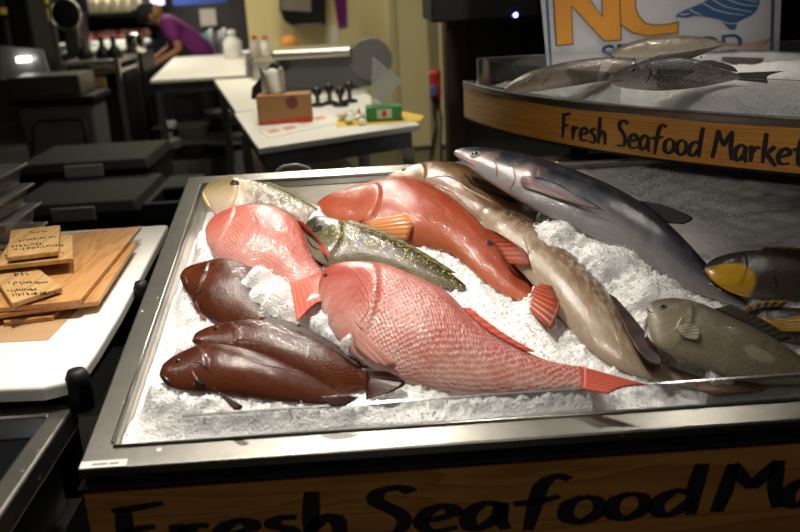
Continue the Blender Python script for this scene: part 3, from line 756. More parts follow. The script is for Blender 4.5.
fish('triggerfish', 'deep bodied pale grey triggerfish at the right end of the ice', None,
     [(646,305),(656,300),(676,298),(700,303),(728,315),(758,329),(786,346),(812,363),(835,374)],
     [(647,314),(649,334),(658,350),(680,362),(708,373),(736,382),(766,386),(800,385),(832,384)], m_trig, w0=.025, tilt=12, tk=.32, nose=.045, pivot=(708,373), K=52,
     eye=(663,307,4.4), eyec=plain('eye_slate', (.10,.11,.12), .12),
     fins=[('pectoral_fin', [(676,328),(679,334),(684,339)], [(693,325),(700,334),(697,342)], fin_mat('trigger_fin', (.50,.45,.32), (.36,.31,.20), 6), 'on', .003, 5),
           ('dorsal_fin', [(715,309),(745,323),(780,342)], [(730,305),(762,319),(792,338)], fin_mat('trigger_dorsal', (.06,.05,.03), (.03,.025,.02), 10), 'edge', .0, 9)],
     lines=[('gill_slit', [(682,317),(678,325),(674,331)], 1.2, plain('trigger_pale', (.6,.55,.45), .35)), ('gill_slit', [(684,318),(681,326),(678,332)], .9, M_SLIT), ('mouth', [(647,309),(651,312),(654,312)], .8, M_SLIT)],
     )

# ------------------------------------------------------------------ ice in the tray
ICEC = [(140,438,-.022),(300,428,-.020),(500,413,-.020),(750,396,-.022),(125,405,-.04),(150,340,-.045),(172,285,-.052),(190,252,-.06),(208,225,-.085),
 (300,195,-.115),(380,182,-.115),(340,200,-.11),(440,262,-.03),(480,300,-.022),(540,335,-.015),(430,245,-.03),(565,205,.0),(540,205,.0),(600,225,.01),(650,265,.01),(620,285,.0),(690,292,.005),(600,240,.0),
 (640,190,-.03),(700,225,-.03),(680,235,-.02),(760,240,-.04),(720,205,-.04),(660,388,-.02),(800,300,-.04),(690,366,-.02),
 (230,300,-.03),(285,300,-.012),(505,330,-.018),(170,310,-.042),(385,405,-.012)]
MOUNDS = [(256,268,.060,.050),(270,288,.035,.05),(234,262,.040,.032),(334,314,.055,.028),(350,334,.050,.020),(318,312,.04,.035),(556,224,.045,.075),(606,250,.042,.075),(652,284,.03,.06)]
ICEP = []
for px, py, w in ICEC:
    u, v, _ = uv_of(onw(px, py, w)); ICEP.append((u, v, w))
MNDP = []
for px, py, w, r in MOUNDS:
    u, v, _ = uv_of(onw(px, py, w)); MNDP.append((u, v, w, r))
KD = KDTree(len(FSAMP))
for i, q in enumerate(FSAMP): KD.insert((q[0], q[1], 0), i)
KD.balance()
def ice_w(u, v):
    sw = sv = 0
    for a, b, w in ICEP:
        q = 1/(((u-a)**2+(v-b)**2)**1.6+1e-5); sw += q; sv += q*w
    base = sv/sw
    near = KD.find_n((u, v, 0), 3)
    d = near[0][2]
    wl = min(FSAMP[n[1]][2] for n in near)
    wl += .010*noise.noise(V3((u*60,v*60,11)))+.006*noise.noise(V3((u*140,v*140,13)))
    eb = max(0, min(1, min(u-RIML, v-RIMF)/.05)); eb = eb*eb*(3-2*eb)
    g = math.exp(-(max(0, d-.012)/.045)**2)*eb
    if wl-.006 < base or all(FSAMP[n[1]][3] for n in near): base += (wl-.006-base)*g
    for a, b, w, r in MNDP:
        rr = r*(1+.28*noise.noise(V3((u*42,v*42,2)))+.16*noise.noise(V3((u*110,v*110,5))))
        g = math.exp(-(((u-a)**2+(v-b)**2)/(rr*rr)))
        if w > base: base += (w-base)*g
    return base
bm = bmesh.new(); NU, NV = 320, 190
u0, u1, v0, v1 = RIML+.001, TUW-RIML-.001, RIMF+.001, TVW-RIMB-.001
grid = []
HGT = {}
for i in range(NU+1):
    row = []
    for j in range(NV+1):
        u = u0+(u1-u0)*i/NU; v = v0+(v1-v0)*j/NV
        w = ice_w(u, v)
        n = noise.noise(V3((u*24,v*24,0)))*.006+noise.noise(V3((u*75,v*75,3)))*.0022+noise.noise(V3((u*170,v*170,7)))*.0012
        ed = min(u-u0, v-v0)
        if ed < .03: n *= .4
        HGT[i, j] = w+n
        row.append(bm.verts.new(tp(u, v, w+n)))
    grid.append(row)
for i in range(NU):
    for j in range(NV): bm.faces.new((grid[i][j], grid[i+1][j], grid[i+1][j+1], grid[i][j+1]))
for f in bm.faces: f.smooth = True
for k in range(30000):
    i, j = random.randrange(NU), random.randrange(NV)
    u = u0+(u1-u0)*(i+random.random())/NU; v = v0+(v1-v0)*(j+random.random())/NV
    if u > 1.5: continue
    u = max(u, u0+.004); v = max(v, v0+.004)
    chip(bm, tp(u, v, HGT[i,j]+random.uniform(-.0004,.0018)), random.uniform(.0012,.0033))
ic = finish('crushed_ice', bm, M_ICE, None, False, recalc=False)
tag(ic, 'bed of crushed white ice filling the steel display tray under the fish', 'ice', kind='stuff')

# ------------------------------------------------------------------ upper tier
TZ = 1.24
CX, CY, CR = 2.3227, 3.3910, 1.9822
def tarc(a, r=CR): return V3((CX+math.cos(a)*r, CY+math.sin(a)*r, 0))
A0 = math.atan2(3.095-CY, .363-CX)
if A0 < 0: A0 += 2*math.pi
A1 = math.atan2(-1, -.18)+2*math.pi
AL = [A0+(A1-A0)*i/48 for i in range(49)]
YB = 3.095; XE = tarc(A1).x
def tier_outline(r):
    P = [tarc(a, r) for a in AL]
    P = [p for p in P if p.y < YB+.001-(CR-r)]
    P += [V3((XE-.0, YB-(CR-r), 0)), ]
    x_ = CX-math.sqrt(max(0, r*r-(YB-(CR-r)-CY)**2)); P.insert(0, V3((x_, YB-(CR-r), 0)))
    return P
tier = thing('upper_shelf', 'curved upper ice shelf with a wooden lettered fascia, above the right of the tray', 'display shelf', (1.25, 2.6, 1.11))
MB().prism([(p.x,p.y) for p in tier_outline(CR-.014)], TZ-.104, TZ-.06).out('shelf_base', M_BLACK, tier)
def band(name, r0, r1, z0, z1, mat, bev=0):
    mb = MB(); n = len(AL)
    vv = [[mb.bm.verts.new(tarc(a, r)+V3((0,0,z))) for (r, z) in ((r0,z0),(r1,z0),(r1,z1),(r0,z1))] for a in AL]
    for i in range(n-1):
        for k in range(4): mb.bm.faces.new((vv[i][k], vv[i+1][k], vv[i+1][(k+1)%4], vv[i][(k+1)%4]))
    mb.bm.faces.new(vv[0][::-1]); mb.bm.faces.new(vv[-1])
    return mb.out(name, mat, tier, False, bev)
def tcoord_wood():
    t = NT('fascia_wood'); c = t.obj()
    m = t.mapping(c, (.35,.35,9)); d = t.noise(m, 4, 3, .5, .4)
    w = t.math('FRACT', t.math('MULTIPLY', d, 7)); g = t.noise(t.mapping(c, (2,2,60)), 12, 4, .6)
    col = t.ramp(w, [(0,(.66,.33,.055)),(.55,(.58,.26,.04)),(.85,(.46,.19,.028)),(1,(.66,.33,.055))])
    t.set(Base_Color=t.mix(t.math('MULTIPLY', g, .4), col, (.28,.12,.025)), Roughness=.35); return t.m
fascia = band('fascia', CR-.013, CR, TZ-.105, TZ, tcoord_wood())
band('fascia_lip', CR-.014, CR+.002, TZ-.112, TZ-.1052, M_DARKGREY)
band('steel_rim', CR-.036, CR+.003, TZ+.0005, TZ+.022, M_RIM, .003)
MB().box((.375,YB-.012,TZ-.105), (XE,YB,TZ+.02)).out('back_edge', M_BLACK, tier)
lt = MB()
def arc_at(px):
    lo, hi = A0, A1
    for _ in range(40):
        m = (lo+hi)/2
        if proj(tarc(m)+V3((0,0,TZ-.055)))[0] < px: lo = m
        else: hi = m
    return lo
for wtxt, q0, q1 in (('Fresh', 562, 608), ('Seafood', 617, 704), ('Market', 712, 808)):
    a0, a1 = arc_at(q0), arc_at(q1); W = (a1-a0)*CR
    def f(x, h, a0=a0):
        a = a0+x/CR; nn = V3((math.cos(a), math.sin(a), 0)); return tarc(a)+V3((0,0,TZ-.088+h)), nn
    lt = MB(); word(lt, wtxt, f, .069, W, .135); lt.out('lettering', M_INK, fascia)
for (x, y) in ((.75,2.97), (1.6,2.97)):
    z0 = .0
    MB().box((x-.03,y-.03,0), (x+.03,y+.03,TZ-.1045)).out('support_post', M_BLACK, tier, False, .004)
# acrylic guard around the tier
g2 = thing('acrylic_guard', 'clear acrylic guard around the rim of the upper curved shelf', 'acrylic guard', (.9,2.5,TZ+.022))
GR = CR-.022
def gband(name, r0, r1, z0, z1, mat):
    mb = MB(); al = [a for a in AL if tarc(a, GR).y < YB-.05]
    vv = [[mb.bm.verts.new(tarc(a, r)+V3((0,0,z))) for (r, z) in ((r0,z0),(r1,z0),(r1,z1),(r0,z1))] for a in al]
    for i in range(len(vv)-1):
        for k in range(4): mb.bm.faces.new((vv[i][k], vv[i+1][k], vv[i+1][(k+1)%4], vv[i][(k+1)%4]))
    mb.bm.faces.new(vv[0][::-1]); mb.bm.faces.new(vv[-1]); 
    return mb.out(name, mat, g2, False), tarc(al[0], GR)
gz0, gz1 = TZ+.0225, TZ+.105
_, gcorner = gband('front_pane', GR-.004, GR, gz0, gz1, M_ACRYL)
gband('front_edge', GR-.004, GR, gz1+.0003, gz1+.0018, M_ACEDGE)
MB().box((gcorner.x+.004,gcorner.y,gz0), (XE-.1,gcorner.y+.004,gz1)).out('back_pane', M_ACRYL, g2)
MB().box((gcorner.x+.004,gcorner.y,gz1+.0003), (XE-.1,gcorner.y+.004,gz1+.0018)).out('back_edge', M_ACEDGE, g2)
MB().box((gcorner.x-.002,gcorner.y-.004,gz0), (gcorner.x+.002,gcorner.y+.006,gz1)).out('corner_edge', M_ACEDGE, g2)
# ice on the tier
bm = bmesh.new(); rng = 70; GX = 150
def tier_h(x, y):
    d = CR-math.hypot(x-CX, y-CY)
    if d < .029 or y > gcorner.y-.02: return None
    e = min(1, (d-.029)/.15)
    b = min(1, (gcorner.y-.02-y)/.25)
    return TZ+.006+.066*math.sin(e*math.pi/2)*(.35+.65*b)
vs = {}
NX, NY = 150, 150
for i in range(NX+1):
    for j in range(NY+1):
        x = .38+(XE-.12-.38)*i/NX; y = 1.46+(YB-1.46)*j/NY; h = tier_h(x, y)
        if h is None: continue
        n = noise.noise(V3((x*26,y*26,0)))*.006+noise.noise(V3((x*80,y*80,3)))*.002
        vs[i,j] = bm.verts.new((x, y, h+n))
for i in range(NX):
    for j in range(NY):
        k = [(i,j),(i+1,j),(i+1,j+1),(i,j+1)]
        if all(q in vs for q in k): bm.faces.new([vs[q] for q in k])
pts = [v.co.copy() for v in vs.values()]
for k in range(9000):
    p = random.choice(pts); chip(bm, p+V3((random.uniform(-.005,.005), random.uniform(-.005,.005), random.uniform(-.0008,.0015))), random.uniform(.0012,.003))
o = finish('crushed_ice', bm, M_ICE, None, False, recalc=False)
tag(o, 'crushed ice heaped on the curved upper shelf under silver fish', 'ice', kind='stuff')

def tplane(px, py, z, up=48):
    n = V3((-.15, -math.sin(math.radians(up)), math.cos(math.radians(up)))).normalized(); return atz(px, py, z), n
m_sil = fish_mat('bass_skin', [(0,(.46,.44,.40)),(.3,(.30,.29,.26)),(.65,(.13,.125,.115)),(1,(.05,.048,.045))], (.4,.38,.34), 20, .3, .5, .7, .010, (.035,.033,.03), .75, rough=.4, sbump=.35, coat=.15)
m_silp = fish_mat('pale_silver_skin', [(0,(.40,.36,.28)),(.4,(.28,.235,.17)),(.75,(.15,.12,.08)),(1,(.08,.065,.045))], (.40,.36,.29), 16, .5, .5, .7, .009, (.15,.13,.1), .4, rough=.32, sbump=.5)
m_mack = fish_mat('mackerel_skin', [(0,(.62,.62,.62)),(.5,(.5,.5,.5)),(.75,(.10,.11,.12)),(1,(.03,.035,.04))], (.7,.7,.7), 20, .4, .5, .7, None, rough=.2)
f_gry = fin_mat('grey_fin', (.10,.095,.085), (.05,.048,.043), 8)
fish('silver_bass', 'dark scaled silver bass with spread dorsal fin at the front of the upper shelf', None,
     [(608,78),(618,71),(634,64),(655,58),(680,57),(702,61),(722,69),(740,74)],
     [(608,82),(616,86),(632,89),(655,91),(680,90),(702,87),(722,83),(740,79)], m_sil, plane=tplane(660,91,1.305), tk=.40, nose=.06, eye=(634,70.5,3.0), eyec=plain('eye_bass', (.2,.19,.16), .12),
     fins=[('tail_fin', [(738,73),(739,76),(738,80)], [(784,71),(768,76),(768,83)], f_gry, 'edge', .0, 6),
           ('dorsal_fin', [(648,60),(668,57),(690,59)], [(660,55),(692,51),(727,44)], f_gry, 'edge', .0, 8),
           ('dorsal_fin', [(700,61),(715,66),(730,71)], [(712,60),(732,66),(738,72)], f_gry, 'edge', .0, 8),
           ('pectoral_fin', [(657,70),(657,73),(659,76)], [(690,71),(694,73.5),(680,78)], f_gry, 'on', .004, 5)],
     lines=[('mouth', [(608,81),(616,81),(624,80)], 1.0, plain('mouth_red', (.22,.06,.05), .3)), ('gill_slit', [(646,64),(651,72),(647,82)], 1.0, M_SLIT)])
fish('silver_drum', 'grey fish lying at the left end of the upper shelf', None,
     [(503,91),(512,82),(527,73),(548,66),(572,61),(595,58),(615,58),(635,60)],
     [(506,93),(520,93),(540,91),(560,88),(580,85),(600,82),(618,80),(636,78)], m_silp, plane=tplane(560,88,1.295), tk=.45, nose=.08,
     eye=(524,83,1.8), fins=[('pectoral_fin', [(596,81),(598,81),(600,80)], [(600,68),(606,63),(613,65)], fin_mat('white_fin', (.7,.68,.66), (.6,.58,.56), 4), 'on', .012, 3)],
     lines=[('gill_slit', [(538,72),(530,80),(520,87)], 1.0, plain('drum_fold', (.12,.10,.07), .3)), ('gill_slit', [(552,72),(546,80),(540,86)], .9, plain('drum_fold', (.12,.10,.07), .3))])
fish('silver_drum', 'pale tan fish lying at the back of the upper shelf below the sign', None,
     [(612,52),(626,44),(645,38),(668,35),(692,36),(712,39),(728,43),(742,46)],
     [(612,57),(628,58),(648,58),(670,57),(692,55),(712,52),(728,50),(742,49)], m_silp, plane=tplane(670,56,1.33), tk=.42, nose=.08,
     fins=[('tail_fin', [(740,46),(741,47.5),(740,49)], [(772,38),(766,44),(758,49)], fin_mat('rosy_fin', (.32,.20,.16), (.22,.13,.10), 5), 'edge', .0, 5)])
fish('mackerel', 'slim silver mackerel with dark back, behind the bass on the upper shelf', None,
     [(686,58),(696,53),(715,51),(745,50),(780,51),(815,53),(850,56)],
     [(687,60),(698,64),(716,64),(745,62),(780,60),(815,60),(850,60)], m_mack, plane=tplane(740,62,1.315), tk=.5, nose=.08, eye=(701,57,1.8), eyec=plain('eye_mack', (.5,.48,.42), .12),
     fins=[('pectoral_fin', [(722,57),(722,59),(724,61)], [(764,58),(760,63),(738,67)], f_gry, 'edge', .03, 5)])

# ------------------------------------------------------------------ NC sign
sn = V3((0,-math.cos(.06),math.sin(.06)))
sp0 = aty(660, 40, 3.02)
def sg(px, py, lift=0): return onpl(px, py, sp0+sn*lift, sn)
sign = thing('sign_board', 'white sign with orange letters and a blue state map behind the upper shelf', 'sign', V3((sg(660,60).x, sg(660,60).y, TZ+.02)))
def spoly(name, pts, lift, mat, parent, th=.003):
    return MB().slab([sg(x, y, lift) for x, y in pts], sn, th).out(name, mat, parent)
Cq = [(549.5,92),(536,-46),(782,-56),(776.5,74)]
pan = MB().slab([sg(x, y, -.012) for x, y in Cq], sn, .012).out('panel', M_SIGNWHITE, sign)
MB().slab([sg(549,88,-.011), sg(552,88,-.011), sg(552,60,-.011)], -sn, .002).bm.free()
bl = MB(); bl.slab([sg(x,y,.0004) for x, y in ((550.5,80),(543.5,-30),(546.5,-30),(553,80))], sn, .001); bl.slab([sg(x,y,.0004) for x, y in ((769.5,70),(772,-38),(775.5,-38),(773,70))], sn, .001)
bl.out('border', M_BLUE, sign)
Npoly = [(557,45),(552.5,-27),(568,-28),(603,18),(601.5,-29),(618,-30),(620.5,39.5),(604.5,40.5),(571,5),(572.3,43.8)]
Cpoly = [(677.5,32.5),(660,34),(647,35.6),(632,32),(621.5,24.6),(613,10),(612,0),(616,-14),(630,-24),(647,-28),(662,-27),(676,-24),(677,-12),(662,-16),(650,-16),(640,-10),(635,0),(635,8),(638,16),(645,24),(655,26),(668,25),(677.5,22.5)]
def grow(P, d):
    n = len(P); c = []
    for i in range(n):
        a, b, e = V3((*P[i-1],0)), V3((*P[i],0)), V3((*P[(i+1)%n],0))
        t1, t2 = (b-a).normalized(), (e-b).normalized()
        n1, n2 = V3((t1.y,-t1.x,0)), V3((t2.y,-t2.x,0)); m = (n1+n2)
        m = m/max(m.length_squared/2, .35); c.append((b.x+m.x*d, b.y+m.y*d))
    return c
def area(P): return sum(P[i-1][0]*P[i][1]-P[i][0]*P[i-1][1] for i in range(len(P)))
M_OUTL = plain('letter_outline', (.06,.035,.02), .5)
for P in (Cpoly, Npoly):
    s_ = 1 if area(P) > 0 else -1
    lf = .001 if P is Cpoly else .004
    o = spoly('letter', P, lf+.002, M_NCY, sign, .001); spoly('letter_outline', grow(P, s_*1.1), lf, M_OUTL, o, .0018)
NCm = [(675,17),(678.5,12.7),(686,9.5),(695,6),(702,3),(709,-1),(722,-3),(740,-6),(757,-8),(760,2),(757,10),(751,16),(744,19),(738,22),(736,27),(735,30),(728.5,29),(724,24),(721,20.3),(711,18),(703,16.5),(695,16),(687,18)]
mp_ = spoly('state_map', NCm, .001, M_BLUE, sign, .0015)
for P in ([(703,3),(716,10),(730,13.5),(744,15)], [(712,-1),(724,6),(738,9.5),(752,12)], [(724,-3),(734,2),(746,5),(757,6)], [(679,13.5),(684,14.5),(690,13)], [(690,9),(694,12),(702,15)], [(738,-5),(744,-1),(758,2)], [(722,21.5),(730,23.5),(738,23)]):
    Q = crom(P, 10); st = MB()
    for i in range(9):
        a, b = Q[i], Q[i+1]; d_ = (b-a).normalized(); q = V3((-d_.y,d_.x,0))*(.55*(1-.05*i))
        st.slab([sg((a+q).x,(a+q).y,.0028), sg((b+q).x,(b+q).y,.0028), sg((b-q).x,(b-q).y,.0028), sg((a-q).x,(a-q).y,.0028)], sn, .0004)
    st.out('map_streak', M_SIGNWHITE, mp_)
cu = bpy.data.curves.new('t', 'FONT'); cu.body = 'SEAFOOD'; cu.size = 1; cu.offset = .012; cu.extrude = .0
to = bpy.data.objects.new('t', cu); COL.objects.link(to)
bpy.context.view_layer.update()
me = bpy.data.meshes.new_from_object(to.evaluated_get(bpy.context.evaluated_depsgraph_get())); bpy.data.objects.remove(to)
xs = [v.co.x for v in me.vertices]; ys = [v.co.y for v in me.vertices]
P0, P1 = sg(602,63,.0006), sg(742,50.5,.0006); exx = (P1-P0).normalized(); up_ = sn.cross(exx)
if up_.z < 0: up_ = -up_
wd = (P1-P0).length; hh = (sg(602,45.5)-sg(602,63)).length
bm = bmesh.new(); bm.from_mesh(me)
for v in bm.verts: v.co = P0+exx*(wd*(v.co.x-min(xs))/(max(xs)-min(xs)))+up_*(hh*(v.co.y-min(ys))/(max(ys)-min(ys)))
g_ = bmesh.ops.extrude_face_region(bm, geom=bm.faces[:])
for v in g_['geom']:
    if isinstance(v, bmesh.types.BMVert): v.co += sn*.0012
finish('lettering', bm, M_BLUE, sign)

# ------------------------------------------------------------------ left counter
CZ = .90
cnt = thing('serving_counter', 'white topped serving counter left of the display case', 'counter', (-1.0,2.0,0))
TB = [atz(168,224.5,CZ), atz(120,313,CZ), atz(96,352,CZ), atz(83,370,CZ), atz(68,381,CZ), atz(42,387,CZ), atz(-60,391,CZ), atz(-150,235,CZ)]
TB[-1].y = TB[0].y
MB().prism([(p.x,p.y) for p in TB], CZ-.032, CZ).out('cutting_board_top', M_WHITE, cnt, False, .008, 3)
for q, w_ in (((137,291), .02), ((72,382), .024)):
    p = atz(*q, CZ-.01)
    MB().lathe((p.x+.012,p.y,CZ-.075), [(w_*.5,0),(w_,.01),(w_,.075),(w_*.7,.09)], 14).out('corner_clip', M_BLACK, cnt, True)
MB().box((-1.55,1.62,CZ-.10), (TB[1].x-.04,2.66,CZ-.033)).out('frame', M_BLACK, cnt, False, .005)
for x, y in ((-1.5,1.67),(-1.5,2.6),(TB[1].x-.09,1.67),(TB[1].x-.09,2.6)): MB().box((x-.025,y-.025,0), (x+.025,y+.025,CZ-.1005)).out('leg', M_BLACK, cnt)
MB().box((-1.5,1.65,.25), (TB[1].x-.1,2.6,.28)).out('lower_shelf', M_BLACK, cnt)

def plate(name, label, cat, quad, z, th, mat, group=None, tiltz=None, scr=0, bevel=.0015, scmat=None):
    P = [atz(x, y, z) for x, y in quad]
    if tiltz:
        P = [onpl(x, y, P[0]*0+V3((sum(p.x for p in P)/4, sum(p.y for p in P)/4, z)), tiltz) for x, y in quad]
    n = (P[1]-P[0]).cross(P[3]-P[0]).normalized()
    if n.z < 0: n = -n
    if scr:
        root = thing(name, label, cat, sum(P, V3())/4, group)
        MB().slab([p-n*th for p in P], n, th).out('panel', mat, root, False, bevel)
        ex = (P[1]-P[0]); ey = (P[3]-P[0]); rnd = random.Random(scr)
        for (r0, a, b, sz) in [(.20,.40,.72,.11), (.46,.18,.92,.09), (.66,.06,.60,.08), (.78,.10,.96,.08)][:4]:
            x = a; tx = MB()
            while x < b:
                w = rnd.uniform(.03,.06)
                Pz = [(x+w*rnd.random(), r0+sz*(rnd.random()-.5)) for _ in range(4)]
                pts = crom([(q[0],q[1],0) for q in Pz], 9)
                tx.tube([P[0]+ex*q.x+ey*q.y+n*.0004 for q in pts], .0013, 5)
                x += w*rnd.uniform(1.1,1.7)
            tx.out('handwriting', scmat or M_INK, root)
        return root
    o = MB().slab([p-n*th for p in P], n, th).out(name, mat, None, False, bevel)
    return tag(o, label, cat, group)
plate('paper_sheet', 'brown paper sheet under the stacked wooden signs on the white counter', 'paper', [(-70,305),(142,243),(48,340),(-75,346)], CZ+.0012, .001, M_KRAFT)
plate('wooden_sign', 'small thin wooden board at the bottom front of the sign stack', 'wooden sign', [(-10,300),(70,300),(53,316),(4,322)], CZ+.013, .011, M_SIGNW)
plate('wooden_sign', 'large wooden board under the largest one, its right edge sticking out', 'wooden sign', [(40,240),(136,243),(98,301),(-30,318)], CZ+.030, .011, M_SIGNW)
plate('wooden_sign', 'largest wooden board, on top of the pile, with grain running to its back corner', 'wooden sign', [(-50,245),(141,226),(80,300),(-55,313)], CZ+.044, .012, M_SIGNW)
plate('wooden_sign', 'small tilted striped wooden sign in front, with handwriting at its left', 'wooden sign', [(-10,270),(38,268),(62,287),(12,303)], CZ+.062, .012, M_SIGNP, scr=5)
plate('wooden_sign', 'wooden sign directly under the topmost small handwritten one', 'wooden sign', [(10,240),(72,234),(73,258),(-5,266)], CZ+.085, .012, M_SIGNP, scr=8)
plate('wooden_sign', 'topmost small pale wooden sign with handwriting, by the clear tubs', 'wooden sign', [(10.5,230),(60,225),(58,251),(7,257)], CZ+.104, .012, M_SIGNP, scr=3)
o = plate('wooden_sign', 'reddish edged wooden sign at the far left edge under the small signs', 'wooden sign', [(-40,250),(12,251),(4,263),(-45,272)], CZ+.0725, .012, plain('red_wood', (.35,.12,.06), .45))
# clear tubs stacked at the left
for k in range(4):
    z = CZ+.0005+.062*k
    p = atz(17-3.0*k if k else 17, 250, CZ+.05)
    t_ = thing('clear_tub', ['clear plastic tub at the bottom of the stack on the counter', 'clear plastic tub second from bottom of the stack', 'clear plastic tub third from bottom of the stack', 'clear plastic tub at the top of the stack by the wooden signs'][k], 'plastic tub', (p.x-.12,2.40,z), 'clear tubs stacked on the counter')
    MB().loop2([V3((p.x-.21,2.36,z)), V3((p.x-.03,2.36,z)), V3((p.x-.03,2.57,z)), V3((p.x-.21,2.57,z))], [V3((p.x-.22,2.35,z+.052)), V3((p.x-.02,2.35,z+.052)), V3((p.x-.02,2.58,z+.052)), V3((p.x-.22,2.58,z+.052))]).out('tub', M_TUBCLEAR, t_, False, .006)
    MB().box((p.x-.235,2.335,z+.0525), (p.x-.002,2.595,z+.0610)).out('lid', M_ACEDGE, t_, False, .003)
# steel pan at the lower left
PZ = .845
pan_ = thing('steel_well', 'steel rimmed well with dark contents at the lower left edge of the picture', 'steel well', (-.78,1.2,0))
px0, px1, py0, py1 = -.95, atz(74,404,PZ).x+.003, .86, atz(72,403,PZ).y
def wellframe(mb, o, i, z0, z1):
    O = [(o[0],o[1]),(o[2],o[1]),(o[2],o[3]),(o[0],o[3])]; I = [(i[0],i[1]),(i[2],i[1]),(i[2],i[3]),(i[0],i[3])]
    a = [[mb.bm.verts.new((*p,z)) for p in L] for L, z in ((O,z0),(O,z1),(I,z1),(I,z0))]
    for k in range(4):
        for i_ in range(4): mb.bm.faces.new((a[k][i_], a[k][(i_+1)%4], a[(k+1)%4][(i_+1)%4], a[(k+1)%4][i_]))
w = MB(); wellframe(w, (px0,py0,px1,py1), (px0+.03,py0+.03,px1-.045,py1-.045), PZ-.05, PZ); w.out('rim', M_STEEL, pan_, False, .006, 3)
w = MB(); wellframe(w, (px0+.026,py0+.026,px1-.041,py1-.041), (px0+.032,py0+.032,px1-.047,py1-.047), PZ-.20, PZ-.051); w.box((px0+.028,py0+.028,PZ-.21), (px1-.043,py1-.043,PZ-.2005)); w.out('basin', plain('basin_grey', (.10,.10,.10), .4), pan_)
MB().box((px0+.01,py0+.01,.0), (px1-.02,py1-.01,PZ-.2105)).out('stand', M_BLACK, pan_)
for k in range(7):
    x = px1-.10-.035*(k%3)-.01*k; y = py1-.13-.045*(k//2)
    rnd = random.Random(k); c_ = V3((x,y,PZ-.197))
    o = MB().loop2([c_+V3((-.03,-.02,0)), c_+V3((.03,-.02,0)), c_+V3((.03,.02,0)), c_+V3((-.03,.02,0))], [c_+V3((-.02,-.015,.05+.02*rnd.random())), c_+V3((.024,-.012,.06)), c_+V3((.02,.014,.055)), c_+V3((-.022,.012,.05))]).out('plastic_packet', [M_FILM, M_ROYAL, M_DARKGREY][k%3], None, False, .004)
    tag(o, ['crumpled clear packet in the steel well', 'blue packet in the steel well', 'dark packet in the steel well'][k%3], 'packet', ['clear packets in the well', 'blue packets in the well', 'dark packets in the well'][k%3])

# ------------------------------------------------------------------ black lidded crates
def crate(label, q0, q1, z, dep, h, y_shift=0):
    a, b = atz(*q0, z), atz(*q1, z); Y = max(min(a.y, b.y), y_shift)
    x0, x1 = a.x, b.x
    r = thing('storage_crate', label, 'crate', ((x0+x1)/2, Y+dep/2, 0))
    MB().box((x0,Y,.0), (x1,Y+dep,z-.05)).out('bin', M_BLACK, r, False, .01)
    MB().loop2([V3((x0-.02,Y-.02,z-.049)), V3((x1+.02,Y-.02,z-.049)), V3((x1+.02,Y+dep+.02,z-.049)), V3((x0-.02,Y+dep+.02,z-.049))],
               [V3((x0+.01,Y+.01,z)), V3((x1-.01,Y+.01,z)), V3((x1-.01,Y+dep-.01,z)), V3((x0+.01,Y+dep-.01,z))]).out('lid', M_DARKGREY, r, False, .008)
    xm = (x0+x1)/2+.02
    l = MB().box((xm-.1,Y-.035,z-.075), (xm+.1,Y-.0205,z-.012)).out('latch', M_GREY, r, False, .004)
    return r, x0, x1, Y
def _nop(): pass
r, x0, x1, Y = crate('low black lidded crate behind the counter, nearer of the two', (8,205), (135,200), .72, .62, .5)
fr_ = MB()
wellframe(fr_, (x1+.03,Y-.01,x1+.22,Y+.62), (x1+.06,Y+.03,x1+.19,Y+.29), .62, .70)
fr_.box((x1+.06,Y+.29,.62), (x1+.19,Y+.33,.70))
fr_.out('side_rack', M_DARKGREY, r, False, .006)
MB().box((x1+.021,Y,0), (x1+.22,Y+.6,.6195)).out('side_bin', M_BLACK, r)
crate('black lidded crate standing farther back behind the nearer crate', (5,171), (140,163), .80, .6, .5, Y+.62)

# ------------------------------------------------------------------ white prep tables
def table(label, quad, z, lower=True, group=None, mat=M_STEEL):
    P = [atz(x, y, z) for x, y in quad]; c = sum(P, V3())/4
    r = thing('prep_table', label, 'table', (c.x, c.y, 0), group)
    MB().prism([(p.x,p.y) for p in P], z-.03, z).out('white_top', M_WHITE, r, False, .006)
    I = [c+(p-c)*.92 for p in P]
    MB().prism([(p.x,p.y) for p in I], z-.11, z-.0305).out('apron', M_GREY, r)
    for p in I:
        q = c+(p-c)*.96; MB().box((q.x-.025,q.y-.025,0), (q.x+.025,q.y+.025,z-.1105)).out('leg', mat, r)
    if lower:
        J = [c+(p-c)*.85 for p in P]
        MB().prism([(p.x,p.y) for p in J], .45, .48).out('lower_shelf', M_GREY, r)
    return r
NZ = 1.0
table('nearest white prep table with tissue boxes, right behind the tray', [(258,148),(420,124),(366,93),(234,113)], NZ)
table('middle white prep table carrying the grey wrapping machine', [(235.5,111.3),(368,91.2),(335,73.8),(214,79.8)], NZ)
table('farthest white prep table beside the person in purple', [(150,80),(246,74.5),(245,54),(174,57)], NZ)

# wrapping machine
Y = atz(320,91,NZ).y
def pz(px, py, Y): return aty(px, py, Y)
wm = thing('wrapping_machine', 'grey wrapping machine with a steel top plate on the middle table', 'machine', (pz(340,90,Y).x, Y+.2, NZ))
P = [(262,90),(290,92),(372,86),(378,75),(389,66),(389,52),(382,43),(371,40),(358,43),(352,52),(330,55),(300,58),(287,68),(278,80)]
MB().slab([aty(x, y, Y) for x, y in P], V3((0,1,0)), .36).out('housing', plain('machine_grey', (.11,.11,.115), .45), wm, False, .01)
a = [aty(272,57,Y-.05), aty(352,55,Y-.05)]
MB().box((a[0].x,Y-.06,a[0].z-.02), (a[1].x,Y+.42,a[0].z+.03)).out('top_plate', M_STEEL, wm, False, .012)
MB().lathe(aty(371,60,Y-.012), [(.13,0),(.13,.011)], 28, V3((0,1,0))).out('roll_cover', plain('roll_grey', (.15,.15,.152), .4), wm, False, .004)
